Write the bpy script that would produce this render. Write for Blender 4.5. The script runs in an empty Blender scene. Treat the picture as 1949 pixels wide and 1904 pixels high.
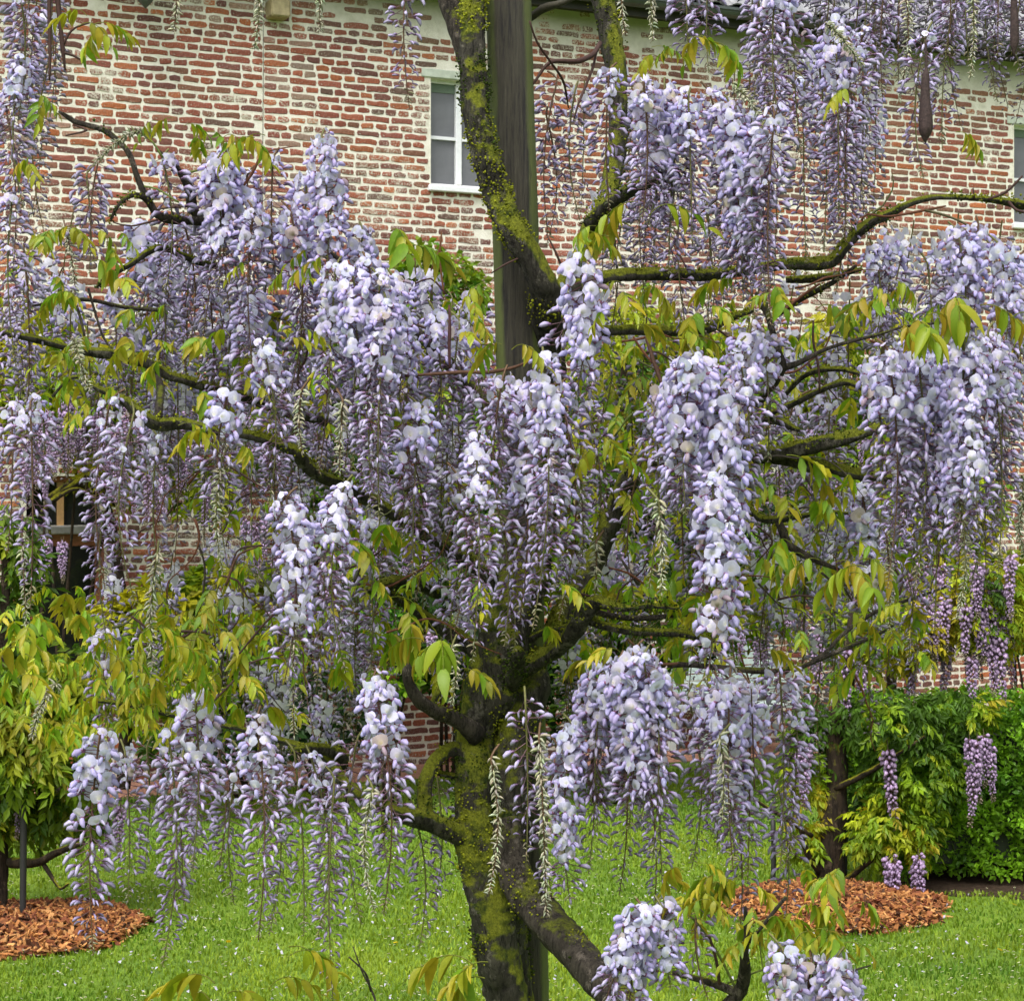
import bpy, math, random
import numpy as np
from mathutils import Vector, Matrix, Euler

random.seed(7)
RNG = np.random.default_rng(7)
S = bpy.context.scene
R = math.radians

# ---------------------------------------------------------------- camera, sky, sun, exposure
D = 3967.0          # focal length in picture units (the photograph taken as 1949 x 1904 units)
H = 2.28            # eye height above the lawn
cam = bpy.data.cameras.new('camera')
camo = bpy.data.objects.new('camera', cam)
S.collection.objects.link(camo)
camo.location = (0, 0, H)
camo.rotation_euler = (R(90), 0, 0)
cam.sensor_fit = 'HORIZONTAL'
cam.sensor_width = 36.0
cam.lens = 36.0 * D / 1949.0
cam.clip_start = 0.05
cam.clip_end = 400
cam.dof.use_dof = True
cam.dof.focus_distance = 3.9
cam.dof.aperture_fstop = 45
S.camera = camo

SUN_EL, SUN_AZ = R(58), R(200)      # high, from behind the camera a little to the left
w = bpy.data.worlds.new('World')
S.world = w
w.use_nodes = True
wn, wl = w.node_tree.nodes, w.node_tree.links
bg = wn['Background']
sky = wn.new('ShaderNodeTexSky')
sky.sky_type = 'NISHITA'
sky.sun_disc = False
sky.sun_elevation = SUN_EL
sky.sun_rotation = SUN_AZ
sky.air_density = 1.0
sky.dust_density = 6.0
sky.ozone_density = 1.0
hs = wn.new('ShaderNodeHueSaturation')
hs.inputs['Saturation'].default_value = 0.28      # a grey overcast sky
wl.new(sky.outputs[0], hs.inputs['Color'])
wl.new(hs.outputs[0], bg.inputs['Color'])
bg.inputs['Strength'].default_value = 0.15
sun = bpy.data.lights.new('sun', 'SUN')
sun.energy = 0.85
sun.angle = R(25)
sun.color = (1.0, 0.97, 0.93)
suno = bpy.data.objects.new('sun', sun)
S.collection.objects.link(suno)
sd = Vector((math.sin(SUN_AZ) * math.cos(SUN_EL), math.cos(SUN_AZ) * math.cos(SUN_EL), math.sin(SUN_EL)))
suno.rotation_euler = sd.to_track_quat('Z', 'Y').to_euler()
S.view_settings.view_transform = 'Standard'
S.view_settings.look = 'None'
S.view_settings.exposure = 0.92
S.view_settings.gamma = 1.0
S.view_settings.use_curve_mapping = False
S.cycles.max_bounces = 6
S.cycles.transparent_max_bounces = 6


# ---------------------------------------------------------------- helpers
def P(dx, dy, Y):
    """the place at depth Y seen at (dx, dy) of the photograph"""
    return np.array(((dx - 974.5) * Y / D, Y, H - (dy - 952.0) * Y / D))


def link(o, parent=None):
    S.collection.objects.link(o)
    if parent is not None:
        o.parent = parent
    return o


def tag(o, label=None, cat=None, group=None, kind=None):
    if label: o['label'] = label
    if cat: o['category'] = cat
    if group: o['group'] = group
    if kind: o['kind'] = kind
    return o


def empty(name, loc, label, cat, group=None):
    o = bpy.data.objects.new(name, None)
    o.empty_display_size = 0.1
    o.location = tuple(loc)
    link(o)
    return tag(o, label, cat, group)


class MB:
    """collects triangles and quads with a colour per vertex, builds one mesh"""
    def __init__(s):
        s.v, s.c, s.t, s.q, s.tm, s.qm, s.n = [], [], [], [], [], [], 0

    def add(s, v, t=None, q=None, c=(1, 1, 1), mi=0):
        v = np.asarray(v, float).reshape(-1, 3)
        c = np.asarray(c, float)
        if c.ndim == 1: c = np.tile(c, (len(v), 1))
        s.v.append(v); s.c.append(c)
        if t is not None and len(t):
            t = np.asarray(t, int).reshape(-1, 3); s.t.append(t + s.n); s.tm.append(np.full(len(t), mi))
        if q is not None and len(q):
            q = np.asarray(q, int).reshape(-1, 4); s.q.append(q + s.n); s.qm.append(np.full(len(q), mi))
        s.n += len(v)

    def inst(s, T, M, tr, tint=None, mi=0):
        """copies of template T by matrices M (k,3,3), offsets tr (k,3), colour factors tint (k,3)"""
        k = len(tr)
        if k == 0: return
        v, c, t, q = T
        V = np.einsum('kij,nj->kni', M, v) + tr[:, None, :]
        C = np.tile(c[None], (k, 1, 1))
        if tint is not None: C = C * tint[:, None, :]
        off = (np.arange(k) * len(v))[:, None, None]
        s.add(V.reshape(-1, 3), (t[None] + off).reshape(-1, 3) if len(t) else None,
              (q[None] + off).reshape(-1, 4) if len(q) else None, C.reshape(-1, 3), mi)

    def mesh(s, name, mats, smooth=True):
        me = bpy.data.meshes.new(name)
        v = np.concatenate(s.v) if s.v else np.zeros((0, 3))
        c = np.concatenate(s.c) if s.c else np.zeros((0, 3))
        t = np.concatenate(s.t) if s.t else np.zeros((0, 3), int)
        q = np.concatenate(s.q) if s.q else np.zeros((0, 4), int)
        me.vertices.add(len(v)); me.vertices.foreach_set('co', v.astype(np.float32).ravel())
        nl = t.size + q.size
        me.loops.add(nl); me.loops.foreach_set('vertex_index', np.concatenate([t.ravel(), q.ravel()]).astype(np.int32))
        npol = len(t) + len(q)
        me.polygons.add(npol)
        ls = np.concatenate([np.arange(len(t)) * 3, t.size + np.arange(len(q)) * 4]).astype(np.int32)
        me.polygons.foreach_set('loop_start', ls)
        me.polygons.foreach_set('loop_total', np.concatenate([np.full(len(t), 3), np.full(len(q), 4)]).astype(np.int32))
        mi = np.concatenate((s.tm if s.tm else [np.zeros(0)]) + (s.qm if s.qm else [np.zeros(0)])).astype(np.int32)
        me.polygons.foreach_set('material_index', mi)
        me.polygons.foreach_set('use_smooth', np.full(npol, smooth))
        a = me.color_attributes.new('tint', 'FLOAT_COLOR', 'POINT')
        a.data.foreach_set('color', np.concatenate([c, np.ones((len(c), 1))], 1).astype(np.float32).ravel())
        for m in (mats if isinstance(mats, (list, tuple)) else [mats]):
            me.materials.append(m)
        me.update(calc_edges=True)
        me.validate()
        return me

    def obj(s, name, mats, parent=None, loc=(0, 0, 0), smooth=True, kind=None):
        o = bpy.data.objects.new(name, s.mesh(name, mats, smooth))
        o.location = tuple(loc)
        link(o, parent)
        if kind: o['kind'] = kind
        return o


def hash3(i, j, k, seed):
    n = (i * 374761393 + j * 668265263 + k * 2147483647 + seed * 974711) & 0xffffffff
    n = ((n ^ (n >> 13)) * 1274126177) & 0xffffffff
    return ((n ^ (n >> 16)) & 0xffff) / 65535.0


def vnoise(p, seed=0):
    p = np.asarray(p, float)
    f = np.floor(p); d = p - f; d = d * d * (3 - 2 * d)
    I = f.astype(np.int64)
    r = 0
    for a in (0, 1):
        for b in (0, 1):
            for c in (0, 1):
                wgt = (d[..., 0] if a else 1 - d[..., 0]) * (d[..., 1] if b else 1 - d[..., 1]) * (d[..., 2] if c else 1 - d[..., 2])
                r = r + wgt * hash3(I[..., 0] + a, I[..., 1] + b, I[..., 2] + c, seed)
    return r


def fnoise(p, seed=0):
    p = np.asarray(p, float)
    return (vnoise(p, seed) + 0.5 * vnoise(p * 2.1, seed + 1) + 0.25 * vnoise(p * 4.3, seed + 2)) / 1.75


def box(x0, x1, y0, y1, z0, z1):
    v = np.array([(x, y, z) for x in (x0, x1) for y in (y0, y1) for z in (z0, z1)], float)
    q = np.array([(0, 1, 3, 2), (4, 6, 7, 5), (0, 4, 5, 1), (2, 3, 7, 6), (0, 2, 6, 4), (1, 5, 7, 3)])
    return v, q


def spline(pts, step):
    """Catmull-Rom through rows of pts (any number of columns; first three are the place)"""
    p = np.asarray(pts, float)
    p = np.vstack([2 * p[0] - p[1], p, 2 * p[-1] - p[-2]])
    out = []
    for i in range(1, len(p) - 2):
        L = np.linalg.norm(p[i + 1, :3] - p[i, :3])
        n = max(2, int(L / step))
        t = np.linspace(0, 1, n, endpoint=False)[:, None]
        a, b, c, d = p[i - 1], p[i], p[i + 1], p[i + 2]
        out.append(0.5 * ((2 * b) + (c - a) * t + (2 * a - 5 * b + 4 * c - d) * t ** 2 + (3 * b - a - 3 * c + d) * t ** 3))
    out.append(p[-2][None])
    return np.vstack(out)


def tube(mb, pts, sides=8, step=0.02, rough=0.0, freq=30, seed=0, cap=True, c=(1, 1, 1), twist=0.0, ret=False):
    """a tapering tube; pts rows are (x, y, z, radius)"""
    p = spline(pts, step)
    r = np.maximum(p[:, 3], 0.0004); p = p[:, :3]
    n = len(p)
    tn = np.gradient(p, axis=0); tn /= np.linalg.norm(tn, axis=1)[:, None] + 1e-9
    up = np.array((0.0, 1.0, 0.12)) if abs(tn[0][1]) < 0.8 else np.array((1.0, 0, 0))
    a = up - tn * (tn @ up)[:, None]
    a /= np.linalg.norm(a, axis=1)[:, None] + 1e-9
    b = np.cross(tn, a)
    th = np.linspace(0, 2 * math.pi, sides, endpoint=False)
    nrm = np.cos(th)[None, :, None] * a[:, None] + np.sin(th)[None, :, None] * b[:, None]
    rr = np.tile(r[:, None], (1, sides))
    if rough:
        base = p[:, None] + nrm * r[:, None, None]
        rr = rr * (1 + rough * (fnoise(base * freq, seed) - 0.5) * 2)
        rr *= 1 + 0.55 * rough * (fnoise(base * freq * 3.3, seed + 7) - 0.5) * 2
        rr *= 1 + 0.4 * rough * np.sin(3 * (th[None, :] + twist * np.arange(n)[:, None] * step))
    V = p[:, None] + nrm * rr[:, :, None]
    i = np.arange(n - 1)[:, None] * sides; j = np.arange(sides)[None]; j2 = (j + 1) % sides
    q = np.stack([i + j, i + j2, i + sides + j2, i + sides + j], -1).reshape(-1, 4)
    t = []
    V = V.reshape(-1, 3)
    if cap:
        V = np.vstack([V, p[0], p[-1] + tn[-1] * r[-1] * 0.5])
        for jj in range(sides):
            t.append((n * sides, (jj + 1) % sides, jj))
            t.append((n * sides + 1, (n - 1) * sides + jj, (n - 1) * sides + (jj + 1) % sides))
    mb.add(V, t, q, c)
    if ret: return V[:n * sides], nrm.reshape(-1, 3)


def rotz(a):
    c, s_ = np.cos(a), np.sin(a); z = np.zeros_like(a); o = np.ones_like(a)
    return np.stack([np.stack([c, -s_, z], -1), np.stack([s_, c, z], -1), np.stack([z, z, o], -1)], -2)


def roty(a):
    c, s_ = np.cos(a), np.sin(a); z = np.zeros_like(a); o = np.ones_like(a)
    return np.stack([np.stack([c, z, s_], -1), np.stack([z, o, z], -1), np.stack([-s_, z, c], -1)], -2)


def rotx(a):
    c, s_ = np.cos(a), np.sin(a); z = np.zeros_like(a); o = np.ones_like(a)
    return np.stack([np.stack([o, z, z], -1), np.stack([z, c, -s_], -1), np.stack([z, s_, c], -1)], -2)


# ---------------------------------------------------------------- materials
def nodemat(name):
    m = bpy.data.materials.new(name)
    m.use_nodes = True
    return m, m.node_tree.nodes, m.node_tree.links, m.node_tree.nodes['Principled BSDF']


def ramp(n, stops):
    r = n.new('ShaderNodeValToRGB')
    e = r.color_ramp.elements
    while len(e) < len(stops): e.new(0.5)
    for i, (p, c) in enumerate(stops):
        e[i].position = p; e[i].color = (*c, 1)
    return r


def noise(n, l, scale, detail=4, rough=0.6, vec=None, space='Object', stretch=None):
    tc = n.new('ShaderNodeTexCoord')
    out = tc.outputs[space]
    if stretch:
        mp = n.new('ShaderNodeMapping'); mp.inputs['Scale'].default_value = stretch
        l.new(out, mp.inputs['Vector']); out = mp.outputs[0]
    t = n.new('ShaderNodeTexNoise')
    t.inputs['Scale'].default_value = scale
    t.inputs['Detail'].default_value = detail
    t.inputs['Roughness'].default_value = rough
    l.new(out, t.inputs['Vector'])
    return t


def mix(n, l, fac, a, b, mode='MIX'):
    m = n.new('ShaderNodeMix'); m.data_type = 'RGBA'; m.blend_type = mode
    if isinstance(fac, (int, float)): m.inputs[0].default_value = fac
    else: l.new(fac, m.inputs[0])
    for k, x in ((6, a), (7, b)):
        if isinstance(x, tuple): m.inputs[k].default_value = (*x, 1)
        else: l.new(x, m.inputs[k])
    return m.outputs[2]


def bump(n, l, bsdf, h, strength, dist):
    b = n.new('ShaderNodeBump'); b.inputs['Strength'].default_value = strength; b.inputs['Distance'].default_value = dist
    l.new(h, b.inputs['Height']); l.new(b.outputs[0], bsdf.inputs['Normal'])


def tintmat(name, rough=0.6, transl=0.0, nscale=0, namt=0.0, spec=0.3, bumpd=0, tmul=(1, 1, 1), sheen=0):
    """colour read from the 'tint' of each piece, with a little mottling and some light let through"""
    m, n, l, b = nodemat(name)
    a = n.new('ShaderNodeVertexColor'); a.layer_name = 'tint'
    col = a.outputs[0]
    if nscale:
        t = noise(n, l, nscale, 3)
        r = ramp(n, [(0.3, (1 - namt,) * 3), (0.7, (1 + namt * 0.5,) * 3)])
        l.new(t.outputs['Fac'], r.inputs[0])
        col = mix(n, l, 1.0, col, r.outputs[0], 'MULTIPLY')
        if bumpd: bump(n, l, b, t.outputs['Fac'], 0.6, bumpd)
    l.new(col, b.inputs['Base Color'])
    b.inputs['Roughness'].default_value = rough
    b.inputs['Specular IOR Level'].default_value = spec
    if transl:
        tr = n.new('ShaderNodeBsdfTranslucent')
        l.new(mix(n, l, 1.0, col, tmul, 'MULTIPLY'), tr.inputs['Color'])
        ms = n.new('ShaderNodeMixShader'); ms.inputs[0].default_value = transl
        l.new(b.outputs[0], ms.inputs[1]); l.new(tr.outputs[0], ms.inputs[2])
        l.new(ms.outputs[0], n['Material Output'].inputs['Surface'])
    return m


M_petal = tintmat('petal', 0.55, 0.38, 260, 0.10, 0.2)
M_bud = tintmat('bud', 0.4, 0.15, 0, 0, 0.35)
M_leaf = tintmat('leaf', 0.45, 0.42, 70, 0.18, 0.35, tmul=(1.15, 1.1, 0.6))
M_farleaf = tintmat('garden_leaf', 0.5, 0.42, 8, 0.25, 0.3, tmul=(1.1, 1.1, 0.6))
M_stem = tintmat('stem', 0.6, 0, 120, 0.3, 0.3)
M_brick = tintmat('brick_face', 0.9, 0, 55, 0.28, 0.12, bumpd=0.004)


def limewash(m):
    n, l = m.node_tree.nodes, m.node_tree.links
    b = n['Principled BSDF']
    src = b.inputs['Base Color'].links[0].from_socket
    t1 = noise(n, l, 75, 5, 0.75); t2 = noise(n, l, 1.3, 4, 0.6)
    ad = n.new('ShaderNodeMath'); ad.operation = 'MULTIPLY_ADD'
    l.new(t2.outputs['Fac'], ad.inputs[0]); ad.inputs[1].default_value = 0.9; l.new(t1.outputs['Fac'], ad.inputs[2])
    r = ramp(n, [(0.0, (0, 0, 0)), (0.09, (1, 1, 1))])
    sb = n.new('ShaderNodeMath'); sb.operation = 'SUBTRACT'; l.new(ad.outputs[0], sb.inputs[0]); sb.inputs[1].default_value = 1.0
    l.new(sb.outputs[0], r.inputs[0])
    c1 = mix(n, l, r.outputs[0], src, (0.55, 0.52, 0.43))
    t3 = noise(n, l, 1.6, 6, 0.75, stretch=(1.0, 1.0, 0.35))
    r3 = ramp(n, [(0.35, (0.72, 0.71, 0.7)), (0.65, (1.08, 1.06, 1.04))]); l.new(t3.outputs['Fac'], r3.inputs[0])
    l.new(mix(n, l, 1.0, c1, r3.outputs[0], 'MULTIPLY'), b.inputs['Base Color'])


limewash(M_brick)
M_paint = tintmat('old_paint', 0.55, 0, 30, 0.12, 0.35, bumpd=0.001)
M_grass = tintmat('grass_blade', 0.5, 0.35, 0, 0, 0.25, tmul=(1.1, 1.1, 0.6))
M_chip = tintmat('wood_chip', 0.75, 0, 60, 0.35, 0.2)
M_moss = tintmat('moss', 0.9, 0.15, 90, 0.3, 0.1)


def barkmat(name, dark, light, green, amount, upbias=0.45, scale=26, yellow=(0.23, 0.22, 0.01)):
    m, n, l, b = nodemat(name)
    t1 = noise(n, l, scale * 1.6, 6, 0.65, stretch=(1, 1, 0.35))
    r1 = ramp(n, [(0.3, dark), (0.72, light)])
    l.new(t1.outputs['Fac'], r1.inputs[0])
    t2 = noise(n, l, scale * 0.42, 5, 0.7)
    geo = n.new('ShaderNodeNewGeometry')
    sx = n.new('ShaderNodeSeparateXYZ'); l.new(geo.outputs['Normal'], sx.inputs[0])
    ma = n.new('ShaderNodeMath'); ma.operation = 'MULTIPLY_ADD'
    l.new(sx.outputs[2], ma.inputs[0]); ma.inputs[1].default_value = upbias * 0.35
    l.new(t2.outputs['Fac'], ma.inputs[2])
    cut = 0.5 - amount * 0.12
    r2 = ramp(n, [(cut, (0, 0, 0)), (cut + 0.09, (1, 1, 1))])
    l.new(ma.outputs[0], r2.inputs[0])
    t3 = noise(n, l, scale * 0.7, 4, 0.7)
    mb3 = n.new('ShaderNodeMath'); mb3.operation = 'MULTIPLY_ADD'
    l.new(sx.outputs[2], mb3.inputs[0]); mb3.inputs[1].default_value = 0.22; l.new(t3.outputs['Fac'], mb3.inputs[2])
    r3 = ramp(n, [(0.4, green), (0.56, yellow)])
    l.new(mb3.outputs[0], r3.inputs[0])
    t5 = noise(n, l, scale * 1.3, 5, 0.75)
    r5 = ramp(n, [(0.56, (0, 0, 0)), (0.62, (1, 1, 1))]); l.new(t5.outputs['Fac'], r5.inputs[0])
    wood = mix(n, l, r5.outputs[0], r1.outputs[0], tuple(c * 1.5 + 0.012 for c in light))
    t6 = noise(n, l, scale * 3.0, 5, 0.8, stretch=(1.6, 1.6, 0.28))
    r6 = ramp(n, [(0.38, (0.25, 0.25, 0.25)), (0.52, (1, 1, 1))]); l.new(t6.outputs['Fac'], r6.inputs[0])
    wood = mix(n, l, 1.0, wood, r6.outputs[0], 'MULTIPLY')
    t7 = noise(n, l, scale * 7, 5, 0.8)
    r7 = ramp(n, [(0.38, (0.5, 0.52, 0.52)), (0.6, (1.15, 1.15, 1.1))]); l.new(t7.outputs['Fac'], r7.inputs[0])
    mossc = mix(n, l, 1.0, r3.outputs[0], r7.outputs[0], 'MULTIPLY')
    l.new(mix(n, l, r2.outputs[0], wood, mossc), b.inputs['Base Color'])
    b.inputs['Roughness'].default_value = 0.85
    b.inputs['Specular IOR Level'].default_value = 0.2
    t4 = noise(n, l, scale * 3.5, 6, 0.8, stretch=(1.3, 1.3, 0.4))
    bump(n, l, b, t4.outputs['Fac'], 1.0, 0.014)
    return m


M_bark = barkmat('mossy_bark', (0.022, 0.02, 0.014), (0.1, 0.092, 0.07), (0.04, 0.062, 0.01), -0.2, upbias=1.6, yellow=(0.21, 0.23, 0.018))
M_bark2 = barkmat('grey_bark', (0.022, 0.018, 0.013), (0.1, 0.084, 0.066), (0.03, 0.05, 0.01), -1.0, yellow=(0.16, 0.18, 0.02))
M_fbark = barkmat('dark_trunk_bark', (0.012, 0.009, 0.006), (0.05, 0.033, 0.02), (0.02, 0.03, 0.008), -0.6, scale=10)
M_twig = tintmat('twig_bark', 0.7, 0, 150, 0.35, 0.25)


def postmat():
    m, n, l, b = nodemat('weathered_post_wood')
    t1 = noise(n, l, 30, 8, 0.78, stretch=(4.0, 4.0, 0.22))
    r1 = ramp(n, [(0.4, (0.006, 0.005, 0.0035)), (0.47, (0.03, 0.026, 0.015)), (0.6, (0.05, 0.045, 0.027)), (0.7, (0.13, 0.12, 0.095))])
    l.new(t1.outputs['Fac'], r1.inputs[0])
    # algae on the weather sides
    geo = n.new('ShaderNodeNewGeometry')
    sx = n.new('ShaderNodeSeparateXYZ'); l.new(geo.outputs['Normal'], sx.inputs[0])
    ab = n.new('ShaderNodeMath'); ab.operation = 'ABSOLUTE'; l.new(sx.outputs[0], ab.inputs[0])
    t2 = noise(n, l, 16, 8, 0.8, stretch=(1, 1, 0.25))
    ma = n.new('ShaderNodeMath'); ma.operation = 'MULTIPLY_ADD'
    l.new(t2.outputs['Fac'], ma.inputs[0]); ma.inputs[1].default_value = 0.5; l.new(ab.outputs[0], ma.inputs[2])
    r2 = ramp(n, [(0.84, (0, 0, 0)), (1.0, (1, 1, 1))])
    l.new(ma.outputs[0], r2.inputs[0])
    l.new(mix(n, l, r2.outputs[0], r1.outputs[0], (0.095, 0.12, 0.022)), b.inputs['Base Color'])
    b.inputs['Roughness'].default_value = 0.75
    bump(n, l, b, t1.outputs['Fac'], 1.0, 0.008)
    return m


M_post = postmat()


def simple(name, col, rough=0.5, spec=0.5, nscale=12, amt=0.2, metal=0, bumpd=0.0):
    m, n, l, b = nodemat(name)
    t = noise(n, l, nscale, 5)
    r = ramp(n, [(0.3, tuple(c * (1 - amt) for c in col)), (0.7, tuple(min(1, c * (1 + amt)) for c in col))])
    l.new(t.outputs['Fac'], r.inputs[0]); l.new(r.outputs[0], b.inputs['Base Color'])
    b.inputs['Roughness'].default_value = rough
    b.inputs['Specular IOR Level'].default_value = spec
    b.inputs['Metallic'].default_value = metal
    if bumpd: bump(n, l, b, t.outputs['Fac'], 0.7, bumpd)
    return m


M_white = simple('white_window_paint', (0.72, 0.74, 0.76), 0.45, nscale=40, amt=0.06)
M_palegreen = simple('pale_green_stone', (0.45, 0.5, 0.42), 0.8, nscale=14, amt=0.2, bumpd=0.004)
M_gutter = simple('dark_zinc', (0.05, 0.062, 0.058), 0.45, nscale=6, amt=0.35)
M_soffit = simple('dark_eave_board', (0.03, 0.028, 0.025), 0.8)
M_stone = simple('weathered_stone', (0.32, 0.27, 0.15), 0.85, nscale=18, amt=0.3, bumpd=0.006)
M_greystone = simple('grey_stone_sill', (0.2, 0.2, 0.19), 0.8, nscale=18, amt=0.25, bumpd=0.004)
M_orange = simple('stained_door_wood', (0.24, 0.085, 0.035), 0.5, nscale=30, amt=0.3)
M_tan = simple('tan_muntin_wood', (0.4, 0.24, 0.1), 0.5, nscale=30, amt=0.2)
M_bench = simple('pale_bench_paint', (0.6, 0.7, 0.68), 0.5, nscale=30, amt=0.08)
M_black = simple('black_stake', (0.012, 0.012, 0.012), 0.6)
M_pod = simple('velvet_pod', (0.042, 0.028, 0.026), 0.8, 0.25, nscale=220, amt=0.5, bumpd=0.0008)
M_darkglass = simple('dark_glass', (0.012, 0.014, 0.012), 0.08, 0.6, nscale=3, amt=0.5)
M_curtainglass = simple('pane_over_grey_curtain', (0.13, 0.135, 0.145), 0.08, 0.5, nscale=2.2, amt=0.25)
M_blind = simple('green_blind', (0.12, 0.17, 0.12), 0.6)
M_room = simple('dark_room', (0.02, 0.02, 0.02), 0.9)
M_moss_roof = simple('roof_moss', (0.06, 0.08, 0.02), 0.9)


def rooftile():
    m, n, l, b = nodemat('glazed_grey_rooftile')
    t = noise(n, l, 7, 5, 0.7)
    r = ramp(n, [(0.3, (0.16, 0.16, 0.165)), (0.6, (0.3, 0.3, 0.31)), (0.8, (0.24, 0.16, 0.12))])
    l.new(t.outputs['Fac'], r.inputs[0]); l.new(r.outputs[0], b.inputs['Base Color'])
    b.inputs['Roughness'].default_value = 0.3
    return m


M_tile = rooftile()


def mortar():
    m, n, l, b = nodemat('lime_mortar')
    t = noise(n, l, 9, 6, 0.7)
    r = ramp(n, [(0.28, (0.5, 0.48, 0.38)), (0.5, (0.7, 0.68, 0.58)), (0.75, (0.8, 0.78, 0.7))])
    l.new(t.outputs['Fac'], r.inputs[0])
    # green-grey stain below the eaves, where the gutter drips
    tc = n.new('ShaderNodeTexCoord'); sx = n.new('ShaderNodeSeparateXYZ'); l.new(tc.outputs['Object'], sx.inputs[0])
    t2 = noise(n, l, 2.2, 4, 0.7)
    ma = n.new('ShaderNodeMath'); ma.operation = 'MULTIPLY_ADD'; l.new(t2.outputs['Fac'], ma.inputs[0])
    ma.inputs[1].default_value = 0.5; l.new(sx.outputs[2], ma.inputs[2])
    mr = n.new('ShaderNodeMapRange'); mr.inputs[1].default_value = 6.52; mr.inputs[2].default_value = 6.85
    l.new(ma.outputs[0], mr.inputs[0])
    l.new(mix(n, l, mr.outputs[0], r.outputs[0], (0.38, 0.38, 0.29)), b.inputs['Base Color'])
    b.inputs['Roughness'].default_value = 0.95
    t3 = noise(n, l, 60, 5, 0.7)
    bump(n, l, b, t3.outputs['Fac'], 0.8, 0.006)
    return m


M_mortar = mortar()


def lawnmat():
    m, n, l, b = nodemat('lawn_ground')
    t = noise(n, l, 0.9, 6, 0.7, space='Object')
    r = ramp(n, [(0.3, (0.08, 0.16, 0.008)), (0.55, (0.14, 0.24, 0.01)), (0.75, (0.22, 0.29, 0.014))])
    l.new(t.outputs['Fac'], r.inputs[0])
    t2 = noise(n, l, 45, 5, 0.8)
    r2 = ramp(n, [(0.3, (0.5, 0.5, 0.5)), (0.7, (1.15, 1.15, 1.15))])
    l.new(t2.outputs['Fac'], r2.inputs[0])
    l.new(mix(n, l, 1.0, r.outputs[0], r2.outputs[0], 'MULTIPLY'), b.inputs['Base Color'])
    b.inputs['Roughness'].default_value = 0.9
    bump(n, l, b, t2.outputs['Fac'], 0.8, 0.02)
    return m


M_lawn = lawnmat()
M_soil = simple('dark_soil', (0.045, 0.03, 0.02), 0.95, 0.1, nscale=30, amt=0.5, bumpd=0.02)
M_gravel = simple('pink_gravel', (0.38, 0.2, 0.14), 0.9, 0.2, nscale=55, amt=0.45, bumpd=0.02)

# ---------------------------------------------------------------- ground
g = MB()
v, q = box(-60, 60, -10, 120, -0.3, 0.0)
g.add(v, q=q)
lawn = tag(g.obj('lawn', M_lawn), kind='structure')

TAN = 0.4885
CT = math.cos(math.atan(TAN)); ST = math.sin(math.atan(TAN))
WY = 18.4
Wd = np.array((CT, ST, 0.0)); Wn = np.array((ST, -CT, 0.0))


def wallxy(dx, off=0.0):
    """place on the wall (off metres proud of it) seen at column dx: returns run s along the wall and depth Y"""
    t = (dx - 974.5) / D
    # (O + s*Wd + off*Wn): x = t*y
    s = (t * (WY + off * Wn[1]) - off * Wn[0]) / (Wd[0] - t * Wd[1])
    y = WY + s * Wd[1] + off * Wn[1]
    return s, y


def wallpt(dx, dy, off=0.0):
    s, y = wallxy(dx, off)
    return s, H - (dy - 952.0) * y / D


def walltopt(s, z, off=0.0):
    return np.array((0, WY, 0.0)) + s * Wd + off * Wn + np.array((0, 0, z))


# gravel strip along the foot of the wall
g = MB()
a, b_, c, d = [walltopt(s, z, o) for s, z, o in ((-9, 0.004, 0.0), (12, 0.004, 0.0), (12, 0.004, 0.85), (-9, 0.004, 0.85))]
g.add([a, b_, c, d], q=[(3, 2, 1, 0)])
tag(g.obj('gravel_path', M_gravel, smooth=False), kind='structure')

# ---------------------------------------------------------------- the farmhouse
house_o = np.array((0, WY, 0.0))
house = empty('farmhouse', house_o, 'long brick farmhouse with white joints, grey tiled roof and dark gutter behind the garden', 'house')
house.rotation_euler = (0, 0, math.atan(TAN))
# in the house's own frame: x runs along the wall, y points away from the garden, z is up
S0, S1, ZT = -6.6, 8.6, 6.72


def hrect(dx0, dy0, dx1, dy1, dref=None):
    s0, z1 = wallpt(dx0, dy0); s1, z0 = wallpt(dx1, dy1)
    # dy of both edges read at the left edge
    _, z0 = wallpt(dx0, dy1)
    return s0, s1, z0, z1


W1 = hrect(820, 148, 938, 352)
W2 = hrect(1930, 237, 2046, 425)
W3 = hrect(50, 905, 200, 1000)
W4 = hrect(50, 1013, 200, 1400)
W4 = (W4[0], W4[1], 0.02, W4[3])
openings = [W1, W2, W3, W4]

# wall: one mortar slab with openings
xs = sorted({S0, S1} | {o[0] for o in openings} | {o[1] for o in openings})
mb = MB()
for x0, x1 in zip(xs[:-1], xs[1:]):
    xm = (x0 + x1) / 2
    holes = sorted([(o[2], o[3]) for o in openings if o[0] < xm < o[1]])
    z = -0.05
    for h0, h1 in holes + [(ZT, ZT)]:
        if h0 - z > 0.01:
            v, q = box(x0, x1, 0.0, 0.32, z, h0); mb.add(v, q=q)
        z = h1
wall = mb.obj('wall', M_mortar, house, smooth=False)
# rear rooms: back wall so that nothing shows through
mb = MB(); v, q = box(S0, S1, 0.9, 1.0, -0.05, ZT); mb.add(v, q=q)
mb.obj('inner_wall', M_room, house, smooth=False)

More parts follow.
